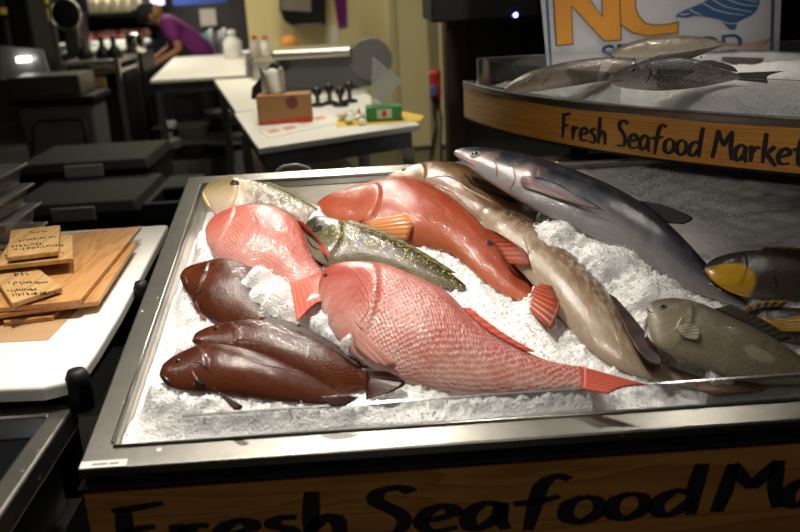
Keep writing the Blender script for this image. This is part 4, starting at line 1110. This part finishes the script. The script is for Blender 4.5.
for px_ in (284,300,352): MB().lathe((aty(px_,90,Y).x,Y+.06,NZ+.0005), [(.025,0),(.02,.02),(.012,.05)], 12).out('foot', M_BLACK, wm)
MB().tube([aty(262,88,Y-.02), aty(275,70,Y-.02), aty(292,58,Y-.02), aty(320,52,Y-.02)], .02, 10).out('front_arm', M_BLACKGL, wm, True)
# steel food pan on the machine
a = aty(262,62,6.6); b = aty(285,62,6.6)
o = MB().box((aty(251,66,6.3).x,6.3,NZ+.001), (aty(275,66,6.3).x,6.6,NZ+.13)).out('steel_box', M_STEEL, None, False, .01); tag(o, 'steel box on the middle table behind the wrapping machine', 'box')
_y = atz(285,124,NZ).y+.34
o = MB().slab([V3((aty(x,80,_y).x,_y,max(aty(x,y,_y).z,NZ+.0006))) for x, y in ((249,99),(251,88),(274,62),(286,69),(268,97),(262,101))], V3((0,1,0)), .015).out('tablet', M_BLACKGL, None, False, .003)
tag(o, 'black tablet standing behind the cardboard box on the near tables', 'tablet')
# tissue box
def carton(name, label, cat, x0, y0, x1, y1, Y, dep, mat, bz):
    a, b = pbox(x0, y0, x1, y1, Y, dep)
    r = thing(name, label, cat, ((a[0]+b[0])/2, Y+dep/2, bz))
    MB().box((a[0],Y,bz), (b[0],Y+dep,b[2])).out('carton', mat, r, False, .003)
    return r, a, b
Yt = atz(285,124,NZ).y
r, a, b = carton('tissue_box', 'brown cardboard wipes box with a white sheet pulled up', 'box', 257, 95, 311, 124, Yt, .13, M_CARD, NZ+.0005)
w_ = b[0]-a[0]
MB().slab([V3((a[0]+.004,Yt-.0008,NZ+.004)), V3((b[0]-.004,Yt-.0008,NZ+.004)), V3((b[0]-.004,Yt-.0008,NZ+.03)), V3((a[0]+.004,Yt-.0008,NZ+.012))], V3((0,-1,0)), .0006).out('red_band', M_RED, r)
MB().lathe((a[0]+w_*.66,Yt-.0008,NZ+.10), [(.03,0),(.03,.0007)], 20, V3((0,-1,0))).out('logo_disc', plain('logo_brown', (.16,.05,.03), .7), r)
bm = bmesh.new(); G = []
for i in range(9):
    row = []
    for j in range(9):
        x = a[0]+w_*(.10+.44*i/8); z = b[2]-.005+.135*j/8
        y = Yt+.06+.018*math.sin(i*1.1+j*.3)
        if j == 8: z -= .03*abs(math.sin(i*.9))
        row.append(bm.verts.new((x,y,z)))
    G.append(row)
for i in range(8):
    for j in range(8): bm.faces.new((G[i][j],G[i+1][j],G[i+1][j+1],G[i][j+1]))
o = finish('tissue_sheet', bm, M_PAPER, r, True); sm = o.modifiers.new('s', 'SOLIDIFY'); sm.thickness = .004
Yg = atz(384,122,NZ).y
r, a, b = carton('film_box', 'green box with a clear film sheet sticking up, at the table edge', 'box', 366, 107, 402, 122, Yg, .12, M_GREEN, NZ+.006)
MB().box((a[0]+.05,Yg-.0015,NZ+.016), (a[0]+.12,Yg-.0003,NZ+.06)).out('print_panel', plain('pale_green', (.5,.6,.45), .6), r)
MB().box((a[0]+.075,Yg-.0024,NZ+.024), (a[0]+.095,Yg-.0016,NZ+.052)).out('print_mark', M_RED, r)
F = [aty(371,112,Yg+.05), aty(372,56,Yg+.05), aty(403,80,Yg+.05), aty(381,108,Yg+.05)]
MB().slab(F, V3((0,1,0)), .002).out('film_sheet', M_FILM, r)
def flat(name, label, cat, quad, z, mat, th=.0015):
    o = MB().slab([atz(x, y, z) for x, y in quad], V3((0,0,1)), th); return o
mg = thing('leaflet', 'printed colour leaflet lying at the front of the near table', 'leaflet', atz(300,126,NZ+.0005))
flat('',0,0,[(258,131),(270,138),(338,123),(322,112)], NZ+.0008, None).out('sheet', M_PAPER, mg)
for k, (x, y, m) in enumerate(((272,131,M_ORANGE),(288,128,M_ORANGE),(303,122,M_RED),(318,118,M_ORANGE))):
    flat('',0,0,[(x-6,y),(x-1,y+2.5),(x+9,y),(x+4,y-2.5)], NZ+.0025, None, .0004).out('picture', plain('faded_print_%d' % (k%2), ((.72,.42,.25),(.7,.34,.28))[k%2], .8), mg)
o = flat('',0,0,[(337,127),(420,121),(424,116),(405,112),(335,121)], NZ+.0005, None).out('paper_sheet', M_YELLOW, None); tag(o, 'yellow and orange printed sheet under the green box', 'paper')
rc = bmesh.new()
for i in range(16):
    p = atz(random.uniform(340,364), random.uniform(114,121), NZ+.02); chip(rc, p, .035)
o = finish('crumpled_tissue', rc, M_PAPER, None, False); tag(o, 'crumpled white tissues between the two boxes on the near table', 'tissue', kind='stuff')
for k, (px_, py_) in enumerate(((318,106),(330,104),(341,106),(350,102))):
    p = atz(px_, py_, NZ)
    tg = thing('price_clip', ['black clip nearest the cardboard box on the near table', 'second black clip from the cardboard box on the near table', 'third black clip from the cardboard box on the near table', 'black clip farthest from the cardboard box on the near table'][k], 'clip', (p.x,p.y,NZ), 'black clips on the near table')
    MB().lathe((p.x,p.y,NZ+.0005), [(.045,0),(.04,.012),(.012,.02),(.012,.05+.01*(k%2))], 14).out('base', M_BLACK, tg, True)
    MB().ball((p.x,p.y,NZ+.075+.01*(k%2)), .026, (1,.8,1)).out('knob', M_BLACKGL, tg, True)
# bottles and clutter behind
def bottle(label, px, py, Y, h, rad, mat, capmat, group=None, z0=None, name='spray_bottle'):
    p = aty(px, py, Y); z = p.z if z0 is None else z0
    r = thing(name, label, 'bottle', (p.x,Y,z), group)
    MB().lathe((p.x,Y,z), [(rad*.9,0),(rad,.02*h),(rad,.6*h),(rad*.4,.78*h),(rad*.4,.85*h)], 18).out('bottle_body', mat, r, True)
    MB().lathe((p.x,Y,z+.851*h), [(rad*.5,0),(rad*.5,.1*h),(rad*.25,.15*h)], 14).out('cap', capmat, r, True)
z3 = NZ; 
bottle('white conical jug on the far table', 233, 52, 8.6, .27, .09, M_WHITEP, M_WHITEP, z0=z3+.0005, name='jug')
M_BOTR = plain('bottle_clear', (.55,.5,.45), .3)
bottle('red capped bottle on the left of the pair by the wall', 255.5, 52, 8.35, .22, .05, M_BOTR, M_RED, None, z0=NZ+.0005)
bottle('red capped bottle on the right of the pair by the wall', 266, 52, 8.35, .21, .05, M_WHITEP, M_RED, None, z0=NZ+.0005)
sb = thing('side_cabinet', 'low steel cabinet against the cream wall behind the machine', 'cabinet', (-.75,8.4,0))
xs0, xs1 = aty(251,60,8.2).x, aty(330,60,8.2).x
MB().box((xs0,8.15,0), (xs1,8.66,NZ-.02)).out('body', M_DARKGREY, sb, False, .01); MB().box((xs0-.01,8.13,NZ-.0195), (xs1+.01,8.68,NZ+.03)).out('top', M_STEEL, sb, False, .005)
p = aty(290,46,8.4); o = MB().ball((p.x,8.4,NZ+.03+.085), .085, (1.1,.9,1)).out('orange_bag', M_ORANGE, None, True); tag(o, 'round orange packet on the steel cabinet by the wall', 'packet')
# wall fittings
Yw = WB
td = thing('towel_dispenser', 'rounded dark towel dispenser hung high on the cream wall', 'dispenser', aty(302,20,Yw-.15))
a = [(279,-20),(279,10),(284,22),(294,27),(308,26),(325,26),(326,-20)]
MB().slab([aty(x, y, Yw-.28) for x, y in a], V3((0,1,0)), .275).out('casing', M_BLACKGL, td, False, .02)
MB().slab([aty(x, y, Yw-.29) for x, y in ((281,-18),(281,10),(311,12),(311,-18))], V3((0,1,0)), .009).out('cover', plain('dispenser_grey', (.22,.2,.17), .25), td, False, .003)
o = MB().slab([aty(x, y, Yw-.03) for x, y in ((333,-10),(346,-10),(347,26),(338,27))], V3((0,1,0)), .028).out('apron', M_PURPLE, None); tag(o, 'purple cloth hanging on the cream wall', 'cloth')
o = MB().slab([aty(x, y, Yw-.03) for x, y in ((329,26),(338,26),(338,50),(331,50))], V3((0,1,0)), .028).out('paper_notice', M_PAPER, None); tag(o, 'narrow pale notice on the cream wall below the purple cloth', 'notice')
Y = 5.6
hs = thing('wall_bracket', 'red bracket holding a small bottle beside the brown pillar', 'bracket', aty(434,95,Y))
MB().box(*pbox(430,72,441,99,Y,.06)).out('holder', plain('holder_red', (.6,.04,.05), .5), hs, False, .01)
a, b = pbox(430,86,437,96,Y-.03,.029); MB().box(a, b).out('blue_label', plain('label_blue', (.12,.17,.45), .5), hs, False, .004)
a, b = pbox(437,70,441,76,Y-.02,.019); MB().box(a, b).out('nozzle', M_RED, hs, False, .004)
MB().tube([aty(434,99,Y+.03), aty(434,115,Y+.03), aty(436,125,Y+.03), aty(433,140,Y+.03), aty(430,160,Y+.03), aty(432,185,Y+.03)], .007, 6).out('hanging_cord', M_BLACK, hs, True)
MB().tube([aty(438,99,Y+.03), aty(442,118,Y+.03), aty(441,150,Y+.03), aty(442,185,Y+.03)], .006, 6).out('hanging_cord', M_BLACK, hs, True)
MB().box((aty(430,90,Y).x,Y+.061,.0), (aty(441,90,Y).x,Y+.10,1.6)).out('mount_post', plain('post_cream', (.42,.38,.2), .6), hs)
p = atz(280,171,.85)
o = MB().tube([aty(272,420,2.75), aty(274,190,2.75), aty(278,170,2.75), aty(284,166.5,2.75), aty(297,165,2.75), aty(308,168,2.75), aty(313,176,2.75), aty(316,200,2.75), aty(317,420,2.75)], .006, 8).out('cable', M_WHITEP, None, True); tag(o, 'white cable looping up behind the tray rim', 'cable')

# ------------------------------------------------------------------ far left: cart, machines, meat counter
Y = 5.9
tb = thing('trash_bin', 'grey plastic bin with a steel tray on top at the far left', 'bin', (aty(60,130,Y).x,Y+.25,0))
a, b = pbox(20,104,97,168,Y,.36)
MB().loop2([V3((a[0]+.08,Y+.05,0)), V3((b[0]-.02,Y+.05,0)), V3((b[0]-.02,Y+.33,0)), V3((a[0]+.08,Y+.33,0))], [V3((a[0],Y,b[2])), V3((b[0],Y,b[2])), V3((b[0],Y+.36,b[2])), V3((a[0],Y+.36,b[2]))]).out('bin_body', M_PLASTGREY, tb, False, .03, 3)
MB().box((a[0]-.03,Y-.03,b[2]+.0005), (b[0]+.03,Y+.39,b[2]+.05)).out('lip', M_BLACK, tb, False, .012)
w = MB(); wellframe(w, (a[0]+.15,Y-.004,b[0]-.12,Y-.0005), (a[0]+.17,Y-.004,b[0]-.14,Y-.0005), .0, .02); w.bm.free()
MB().tube([aty(34,150,Y-.005), aty(33,125,Y-.005), aty(40,120,Y-.005), aty(75,118,Y-.005), aty(84,120,Y-.005), aty(88,148,Y-.005)], .008, 6).out('moulded_rib', plain('rib_grey', (.04,.042,.045), .6), tb, True)
a2, b2 = pbox(8,76,80,94,Y+.02,.34)
MB().box((a2[0],Y+.02,b[2]+.0505), (b2[0],Y+.36,b2[2])).out('steel_tray', plain('dull_steel', (.13,.12,.10), .4, .7), tb, False, .01)
lb = MB().slab([aty(x, y, Y-.1) for x, y in ((0,44),(40,47),(48,74),(30,80),(0,78))], V3((0,1,0)), .06); o = lb.out('clear_bag', M_FILM, None, False, .01); tag(o, 'clear plastic bag hanging at the left edge above the bin', 'bag')
bpy.data.objects.remove(o)
kg = thing('scale_machine', 'tall black machine with clear guard at the far left edge', 'machine', (aty(30,60,6.6).x,6.8,0))
a, b = pbox(8,-30,31,75,6.6,.4); MB().box((a[0],6.6,0), (b[0],7.0,2.1)).out('tower', M_BLACK, kg, False, .02)
MB().slab([aty(x, y, 6.5) for x, y in ((0,46),(42,50),(50,78),(0,80))], V3((0,1,0)), .03).out('guard', M_FILM, kg)
MB().box(*pbox(16,57,30,62,6.45,.02)).out('glint_strip', M_GLINT, kg, False, .005)  # glowing strip painted in as the white glint on the clear plastic
# slicer ring
rg = thing('meat_slicer', 'round slicing machine with a steel ring, left of the meat case', 'slicer', (aty(68,20,7.6).x,7.7,0))
cc = aty(67,14,7.6); w = MB()
pr = [(.13,0),(.145,.02),(.145,.05),(.13,.07)]
w.lathe(cc, [(.10,.0),(.125,-.02),(.125,-.05),(.10,-.06)], 28, V3((0,1,0))); w.out('blade_housing', M_BLACKGL, rg, True)
w = MB(); w.tube([cc+V3((math.cos(k/24*6.283)*.125,-.05,math.sin(k/24*6.283)*.125)) for k in range(25)], .014, 8); w.out('steel_ring', M_STEEL, rg, True)
MB().box((cc.x-.07,7.62,.9), (cc.x+.07,7.9,cc.z)).out('motor_block', M_STEEL, rg, False, .02)
MB().box((cc.x-.2,7.55,.0), (cc.x+.2,7.95,.8995)).out('pedestal', M_BLACK, rg)
# steel work cart
ct = thing('work_cart', 'steel work cart with a rail in front of the meat case', 'cart', (aty(90,70,6.9).x,7.0,0))
x0, x1 = aty(60,62,6.9).x, aty(119,62,6.9).x
for zz, px_ in ((aty(90,62,6.9).z,0), (aty(90,72,6.9).z,0)): MB().box((x0,6.9,zz-.02), (x1,7.5,zz+.01)).out('deck', M_STEEL, ct, False, .004)
for x in (x0+.02, x1-.02):
    for y in (6.92, 7.48): MB().box((x-.018,y-.018,0), (x+.018,y+.018,aty(90,60,6.9).z)).out('leg', M_STEEL, ct)
for px_ in (82,100,112):
    p = aty(px_,58,6.95); MB().lathe((p.x,7.05,aty(90,62,6.9).z+.011), [(.06,0),(.05,.06),(.02,.10),(.02,.17)], 12).out('handle', M_BLACK, ct, True)
MB().box((x0+.02,7.1,.3), (x1-.02,7.45,aty(90,73,6.9).z-.03)).out('cabinet', M_BLACK, ct)
MB().box(*pbox(78,78,105,88,6.86,.03)).out('drawer_front', plain('tan_drawer', (.3,.19,.08), .6), ct)
# shiny steel canister
p = aty(134,55,7.2)
cn = MB().lathe((aty(134,46,7.6).x,7.65,aty(134,54,7.5).z), [(.075,0),(.08,.01),(.08,.15),(.07,.165)], 24).out('steel_canister', steel('shiny_steel', (.75,.74,.72), .12), None, True); tag(cn, 'shiny steel canister left of the person', 'canister')
st_ = thing('machine_stand', 'black stand under the shiny canister', 'stand', (aty(134,80,7.5).x,7.6,0))
zc = aty(134,54,7.5).z
MB().box((aty(123,80,7.6).x,7.53,0), (aty(147,80,7.6).x,8.0,zc-.0005)).out('body', M_BLACK, st_, False, .01)
wt = thing('work_table', 'small white topped table between the cart and the meat case', 'table', (aty(90,60,8.4).x,8.4,0))
zw = aty(90,50.5,8.05).z; x0, x1 = aty(60,50,8.05).x, aty(119,50,8.05).x
MB().box((x0,8.05,zw-.03), (x1,9.3,zw)).out('white_top', plain('pale_board', (.62,.66,.58), .45, var=.04), wt, False, .005)
for x in (x0+.05, x1-.05):
    for y in (8.1, 9.2): MB().box((x-.02,y-.02,0), (x+.02,y+.02,zw-.0305)).out('leg', M_STEEL, wt)
# meat case
mc = thing('meat_case', 'lit meat case with white ledge in the far background', 'meat case', (aty(100,40,10.8).x,11.2,0))
x0, x1 = aty(45,45,10.8).x, aty(146,45,10.8).x
zl = aty(100,42,10.8).z
MB().box((x0,10.8,0), (x1,12.1,zl-.06)).out('base', M_DARKGREY, mc); MB().box((x0,10.75,zl-.0595), (x1,11.1,zl)).out('ledge', plain('ledge_white', (.6,.65,.58), .4), mc, False, .01)
MB().box((x0,11.8,zl-.05), (x1,12.1,2.4)).out('back_panel', M_BLACK, mc)
zs = aty(110,13,11.1).z
MB().box((x0,11.1,zs-.04), (x1,11.79,zs)).out('upper_shelf', M_BLACK, mc)
k = 0
for i in range(14):
    for j in range(2):
        x = aty(72+5.6*i+2*j,30,11.15).x; yy = 11.18+.2*j; z = zl-.058
        if x > x1-.1: continue
        mt = MB().ball((x,yy,z+.07+.045*j), .06, (1.0,.8,.85+.3*random.random()), 12).out('meat_cut', M_PINKMEAT if (i+j)%4 else plain('red_meat', (.42,.07,.05), .4), None, True)
        tag(mt, 'pink cut of meat on the ledge of the lit meat case' if (i+j)%4 else 'dark red cut of meat on the ledge of the lit meat case', 'meat', 'pink meat cuts in the case' if (i+j)%4 else 'dark red meat cuts in the case')
for i in range(5):
    x = aty(92+10.5*i,5,11.15).x
    o = MB().box((x-.055,11.15,zs+.0005), (x+.055,11.35,zs+.17)).out('package', plain('package_pale', (.55,.50,.33), .5), None, False, .01)
    tag(o, 'pale packet in the row on the top shelf of the meat case', 'package', 'packets on the meat case shelf')
for k, (x0_, y0_, x1_, y1_) in enumerate(((34,-8,47,4),(35,9,48,21),(0,8,8,14),(6,-10,14,4))):
    o = MB().box(*pbox(x0_,y0_,x1_,y1_,9.2,.03)).out('price_card', plain('yellow_card', (.6,.5,.08), .6), None)
    tag(o, ['yellow price card at the top right of the black tower', 'yellow price card below another, right of the black tower', 'small yellow card at the far left picture edge', 'yellow card left of the black tower'][k], 'price card')
    q = o
hr = MB(); hr.box((aty(0,0,9.24).x,9.2305,0), (aty(50,0,9.24).x,9.30,2.3)); o = hr.out('card_stand', M_DARKWALL, None); tag(o, 'dark partition carrying yellow price cards at the far left', 'partition')
# far right of the person: dark doorway, blue sign, grey notice
o = MB().box(*pbox(172,-12,226,4,11.5,.06)).out('aisle_sign', M_ROYAL, None); tag(o, 'blue aisle sign at the top behind the person', 'sign')
lm = MB().box(*pbox(150,-8,163,5,11.4,.05)).out('ceiling_lamp', emit('lamp_lilac', (.7,.65,1), 1.2), None); tag(lm, 'pale lit panel above the person in purple', 'lamp')
o = MB().box(*pbox(200,9,216,26,12.56,.0395)).out('grey_notice', plain('notice_grey', (.33,.31,.25), .7), None); tag(o, 'grey notice on the dark wall right of the person', 'notice')
rk = thing('clutter_rack', 'rack of small goods between the person and the cream wall', 'rack', (aty(214,45,10.9).x,11,0))
x0, x1 = aty(200,45,10.9).x, aty(248,45,10.9).x
MB().box((x0,10.9,0), (x1,11.3,aty(220,54,10.9).z)).out('body', M_WHITEP, rk)
zz = aty(220,54,10.9).z
cols = [(.1,.14,.2),(.05,.2,.16),(.4,.4,.38),(.12,.13,.2),(.3,.3,.32),(.5,.5,.5)]
for i in range(6):
    x = aty(204+4.4*i,48,10.95).x
    o = MB().lathe((x,10.98,zz+.0005), [(.05,0),(.055,.02),(.05,.16+.03*(i%3)),(.025,.20+.03*(i%3)),(.025,.24+.03*(i%3))], 12).out('jar', plain('jar_%d' % i, cols[i], .4), None, True)
    tag(o, ['dark blue bottle first from the person on the rack', 'green bottle second on the rack', 'grey bottle third on the rack', 'navy bottle fourth on the rack', 'slate bottle fifth on the rack', 'pale bottle last on the rack, by the wall'][i], 'bottle', None)
gs = MB().box((xa-.12,9.6,0), (xa-.02,9.7,2.6)); o = gs.out('hanging_rail', M_DARKGREY, None); tag(o, 'dark upright post at the left end of the cream wall', 'post')
# white buckets under the tables
for k, (px_, py_, Y_) in enumerate(((190,124,7.5),(196,152,7.2))):
    p = aty(px_, py_, Y_); bk = thing('bucket', ['white bucket on the upper rack under the far table', 'white bucket near the floor under the far table'][k], 'bucket', (p.x,Y_,max(p.z,0)))
    z = max(p.z, .0)
    MB().lathe((p.x,Y_,z+.001), [(.11,0),(.13,.22),(.135,.225)], 20).out('pail', plain('bucket_white', (.30,.28,.24), .5), bk, True)
    MB().lathe((p.x,Y_,z+.2265), [(.14,0),(.14,.02)], 20).out('lid', plain('bucket_lid', (.33,.32,.28), .5), bk)
    if z > .02:
        MB().box((p.x-.3,Y_-.2,z-.03), (p.x+.5,Y_+.3,z)).out('rack_shelf', M_BLACK, bk)
        for dx in (-.28,.48): MB().box((p.x+dx-.015,Y_+.2,0), (p.x+dx+.015,Y_+.23,z-.0305)).out('rack_post', M_BLACK, bk)
o = MB().ball(V3((-.83,3.3,.62)), .018).out('indicator_light', M_VIOLETLED, None, True); bpy.data.objects.remove(o)

# ------------------------------------------------------------------ person
def skinmesh(name, nodes, edges, mat, parent, root=0, sub=2):
    me = bpy.data.meshes.new(name); org = V3(nodes[root][0])
    me.from_pydata([V3(p)-org for p, r in nodes], edges, []); me.materials.append(mat)
    o = bpy.data.objects.new(name, me); link(o, org, parent)
    sk = o.modifiers.new('skin', 'SKIN'); sk.use_smooth_shade = True
    for i, (p, r) in enumerate(nodes):
        d_ = me.skin_vertices[0].data[i]; d_.radius = r if isinstance(r, tuple) else (r, r); d_.use_root = (i == root)
    s_ = o.modifiers.new('sub', 'SUBSURF'); s_.levels = sub; s_.render_levels = sub
    return o
PY = 9.8
def pp(px, py, dy=0): return aty(px, py, PY+dy)
per = thing('person', 'person in a purple shirt and black cap bending forward over the far counter', 'person', (pp(200,60).x, PY, 0))
hip = pp(203,62); hip.z = max(hip.z, .92)
chest = pp(178,28); neck = pp(160,19); head = pp(148,16)
sL, sR = pp(168,26,-.17), pp(168,22,.17)
eL, eR = pp(180,50,-.24), pp(172,46,.24)
hL, hR = pp(158,63,-.30), pp(154,60,.15)
kL, kR = V3((hip.x+.02,PY-.11,.48)), V3((hip.x+.05,PY+.12,.48))
aL, aR = V3((hip.x+.06,PY-.12,.08)), V3((hip.x+.12,PY+.13,.08))
nodes = [(hip,.12),(hip.lerp(chest,.5),.11),(chest,.12),(neck,.065),(head,.10),(pp(143,17),.085),
 (sL,.075),(eL,.048),(hL,.034),(sR,.075),(eR,.048),(hR,.034),
 (hip+V3((0,-.1,-.05)),.10),(kL,.07),(aL,.05),(hip+V3((0,.1,-.05)),.10),(kR,.07),(aR,.05)]
edges = [(0,1),(1,2),(2,3),(3,4),(4,5),(2,6),(6,7),(7,8),(2,9),(9,10),(10,11),(0,12),(12,13),(13,14),(0,15),(15,16),(16,17)]
def hand(nodes, edges, wi, w, dirn):
    side = V3((0,1,0)); dirn = dirn.normalized(); b = len(nodes); pl = w+dirn*.07
    nodes.append((pl,(.035,.018))); edges.append((wi,b))
    for k, ln in enumerate((.07,.08,.075,.06)):
        r0 = pl+side*(.024*(k-1.5))+dirn*.01; i0 = len(nodes)
        nodes += [(r0+dirn*.015,.010),(r0+dirn*ln*.6+V3((0,0,-.01)),.009),(r0+dirn*ln+V3((0,0,-.03)),.008)]
        edges += [(b,i0),(i0,i0+1),(i0+1,i0+2)]
    i0 = len(nodes); nodes += [(w+side*-.04+dirn*.045,.011),(w+side*-.06+dirn*.09,.009)]; edges += [(b,i0),(i0,i0+1)]
hand(nodes, edges, 8, hL, hL-eL); hand(nodes, edges, 11, hR, hR-eR)
skinmesh('body', nodes, edges, M_SKIN, per)
skinmesh('shirt', [(hip+V3((.09,0,-.07)),.19),(hip.lerp(chest,.5),.175),(chest,.18),(pp(165,21),.105),(sL,.10),(sL.lerp(eL,.75),.075),(sR,.10),(sR.lerp(eR,.75),.075)],
         [(0,1),(1,2),(2,3),(2,4),(4,5),(2,6),(6,7)], M_PURPLE, per)
skinmesh('trousers', [(hip+V3((0,0,-.01)),.172),(hip+V3((0,-.1,-.08)),.13),(kL,.095),(aL,.075),(hip+V3((0,.1,-.08)),.13),(kR,.095),(aR,.075)], [(0,1),(1,2),(2,3),(0,4),(4,5),(5,6)], M_CLOTH, per)
for aa in (aL, aR): skinmesh('shoe', [(V3((aa.x,aa.y,.05)),(.05,.045)),(V3((aa.x-.16,aa.y,.035)),(.045,.03))], [(0,1)], M_CLOTH, per)
hv = (pp(143,17)-head).normalized()
w = MB().ball(head+V3((0.0,0,.035)), .125, (1.05,.95,.95), 18).out('cap', M_CLOTH, per, True)
MB().ball(pp(141,11,0), .085, (1.3,1,.35), 14).out('cap_brim', M_CLOTH, per, True)
MB().ball(pp(156,13), .10, (.8,1,1.0), 14).out('hair', M_HAIR, per, True)
fc = pp(140,20)
MB().ball(pp(139.3,19.5,-.02), .018, (1.2,.8,1)).out('nose', M_SKIN, per, True)
for dy in (-.055,.02): MB().ball(pp(141,17.5,dy), .012).out('eye', M_EYEB, per, True)
MB().ball(pp(151,17,-.105), .028, (.8,.4,1.2)).out('ear', M_SKIN, per, True)
MB().ball(pp(141.5,22.5,-.02), .022, (.7,1.1,.35)).out('mouth', plain('mouth_dark', (.18,.06,.05), .5), per, True)
ap = MB().slab([pp(180,40,-.21), pp(196,57,-.22), pp(200,110,-.22), pp(170,110,-.22)], V3((0,-1,0)), .01).out('apron', M_CLOTH, per)
# floor highlights come from these shop and fill lamps; dark goods shelves far behind
# ------------------------------------------------------------------ lights
def area(loc, tgt, size, e, col, spread=180, sy=None):
    L = bpy.data.lights.new('lamp', 'AREA'); L.energy = e; L.size = size; L.color = col; L.spread = math.radians(spread)
    if sy: L.shape = 'RECTANGLE'; L.size_y = sy
    o = bpy.data.objects.new('shop_or_fill_lamp', L); COL.objects.link(o); o.location = loc
    o.rotation_euler = (V3(tgt)-V3(loc)).to_track_quat('-Z', 'Y').to_euler(); return o
def spot(loc, tgt, e, col, ang, blend=.6, r=.06):
    L = bpy.data.lights.new('track_or_fill_spot', 'SPOT'); L.energy = e; L.color = col; L.spot_size = math.radians(ang); L.spot_blend = blend; L.shadow_soft_size = r
    o = bpy.data.objects.new('track_or_fill_spot', L); COL.objects.link(o); o.location = loc
    o.rotation_euler = (V3(tgt)-V3(loc)).to_track_quat('-Z', 'Y').to_euler(); return o
WARM = (1,.92,.81)
spot((-.45,1.95,3.05), (-.36,1.72,.95), 215, WARM, 58, 1.0, .05)
spot((-.02,3.0,3.05), (-.05,1.80,.95), 115, WARM, 46, .9, .04)
spot((-.25,5.0,3.1), (.0,1.95,1.0), 130, WARM, 24, .8, .05)  # added back light, puts highlights along the ridges of the fish
spot((1.5,2.95,3.1), (.85,1.4,.9), 26, WARM, 40, .8, .04)
spot((-1.35,1.7,2.9), (-1.05,1.65,.9), 36, WARM, 60, .9, .06)  # added fill that brightens the white counter
spot((1.0,-3.5,2.4), (.82,2.4,1.46), 200, WARM, 13, .6, .10)  # added low lamp out in front, lights the upper shelf and its fascia
spot((.95,2.75,3.05), (.92,2.66,1.3), 62, WARM, 34, .7, .05)  # added top light for the ice and fish of the upper shelf
area((.2,-1.0,3.0), (.2,1.4,.7), .8, 3.2, WARM, 120)  # added front fill for the lettered wooden panel
area((-.2,3.7,3.1), (-.2,4.2,0), .6, 15, (1,.92,.74), 120)  # extra lamp put in to brighten front faces on the near table
area((-.4,6.4,3.1), (-.4,6.4,0), .9, 38, (1,.91,.68), 150)
area((-2.0,8.2,3.1), (-2.0,8.2,0), 1.2, 33, (1,.91,.70), 150)
area((-2.6,11.25,2.7), (-2.5,11.2,0), .6, 75, (1,.9,.8), 130)
W = bpy.data.worlds.new('world'); S.world = W; W.use_nodes = True
W.node_tree.nodes['Background'].inputs[0].default_value = (1,.88,.72,1); W.node_tree.nodes['Background'].inputs[1].default_value = .014
S.view_settings.view_transform = 'Standard'; S.view_settings.look = 'None'; S.view_settings.exposure = 0.12; S.view_settings.gamma = 1
S.view_settings.use_curve_mapping = False
S.cycles.use_denoising = True; S.cycles.max_bounces = 8; S.cycles.transparent_max_bounces = 12; S.cycles.sample_clamp_indirect = 4
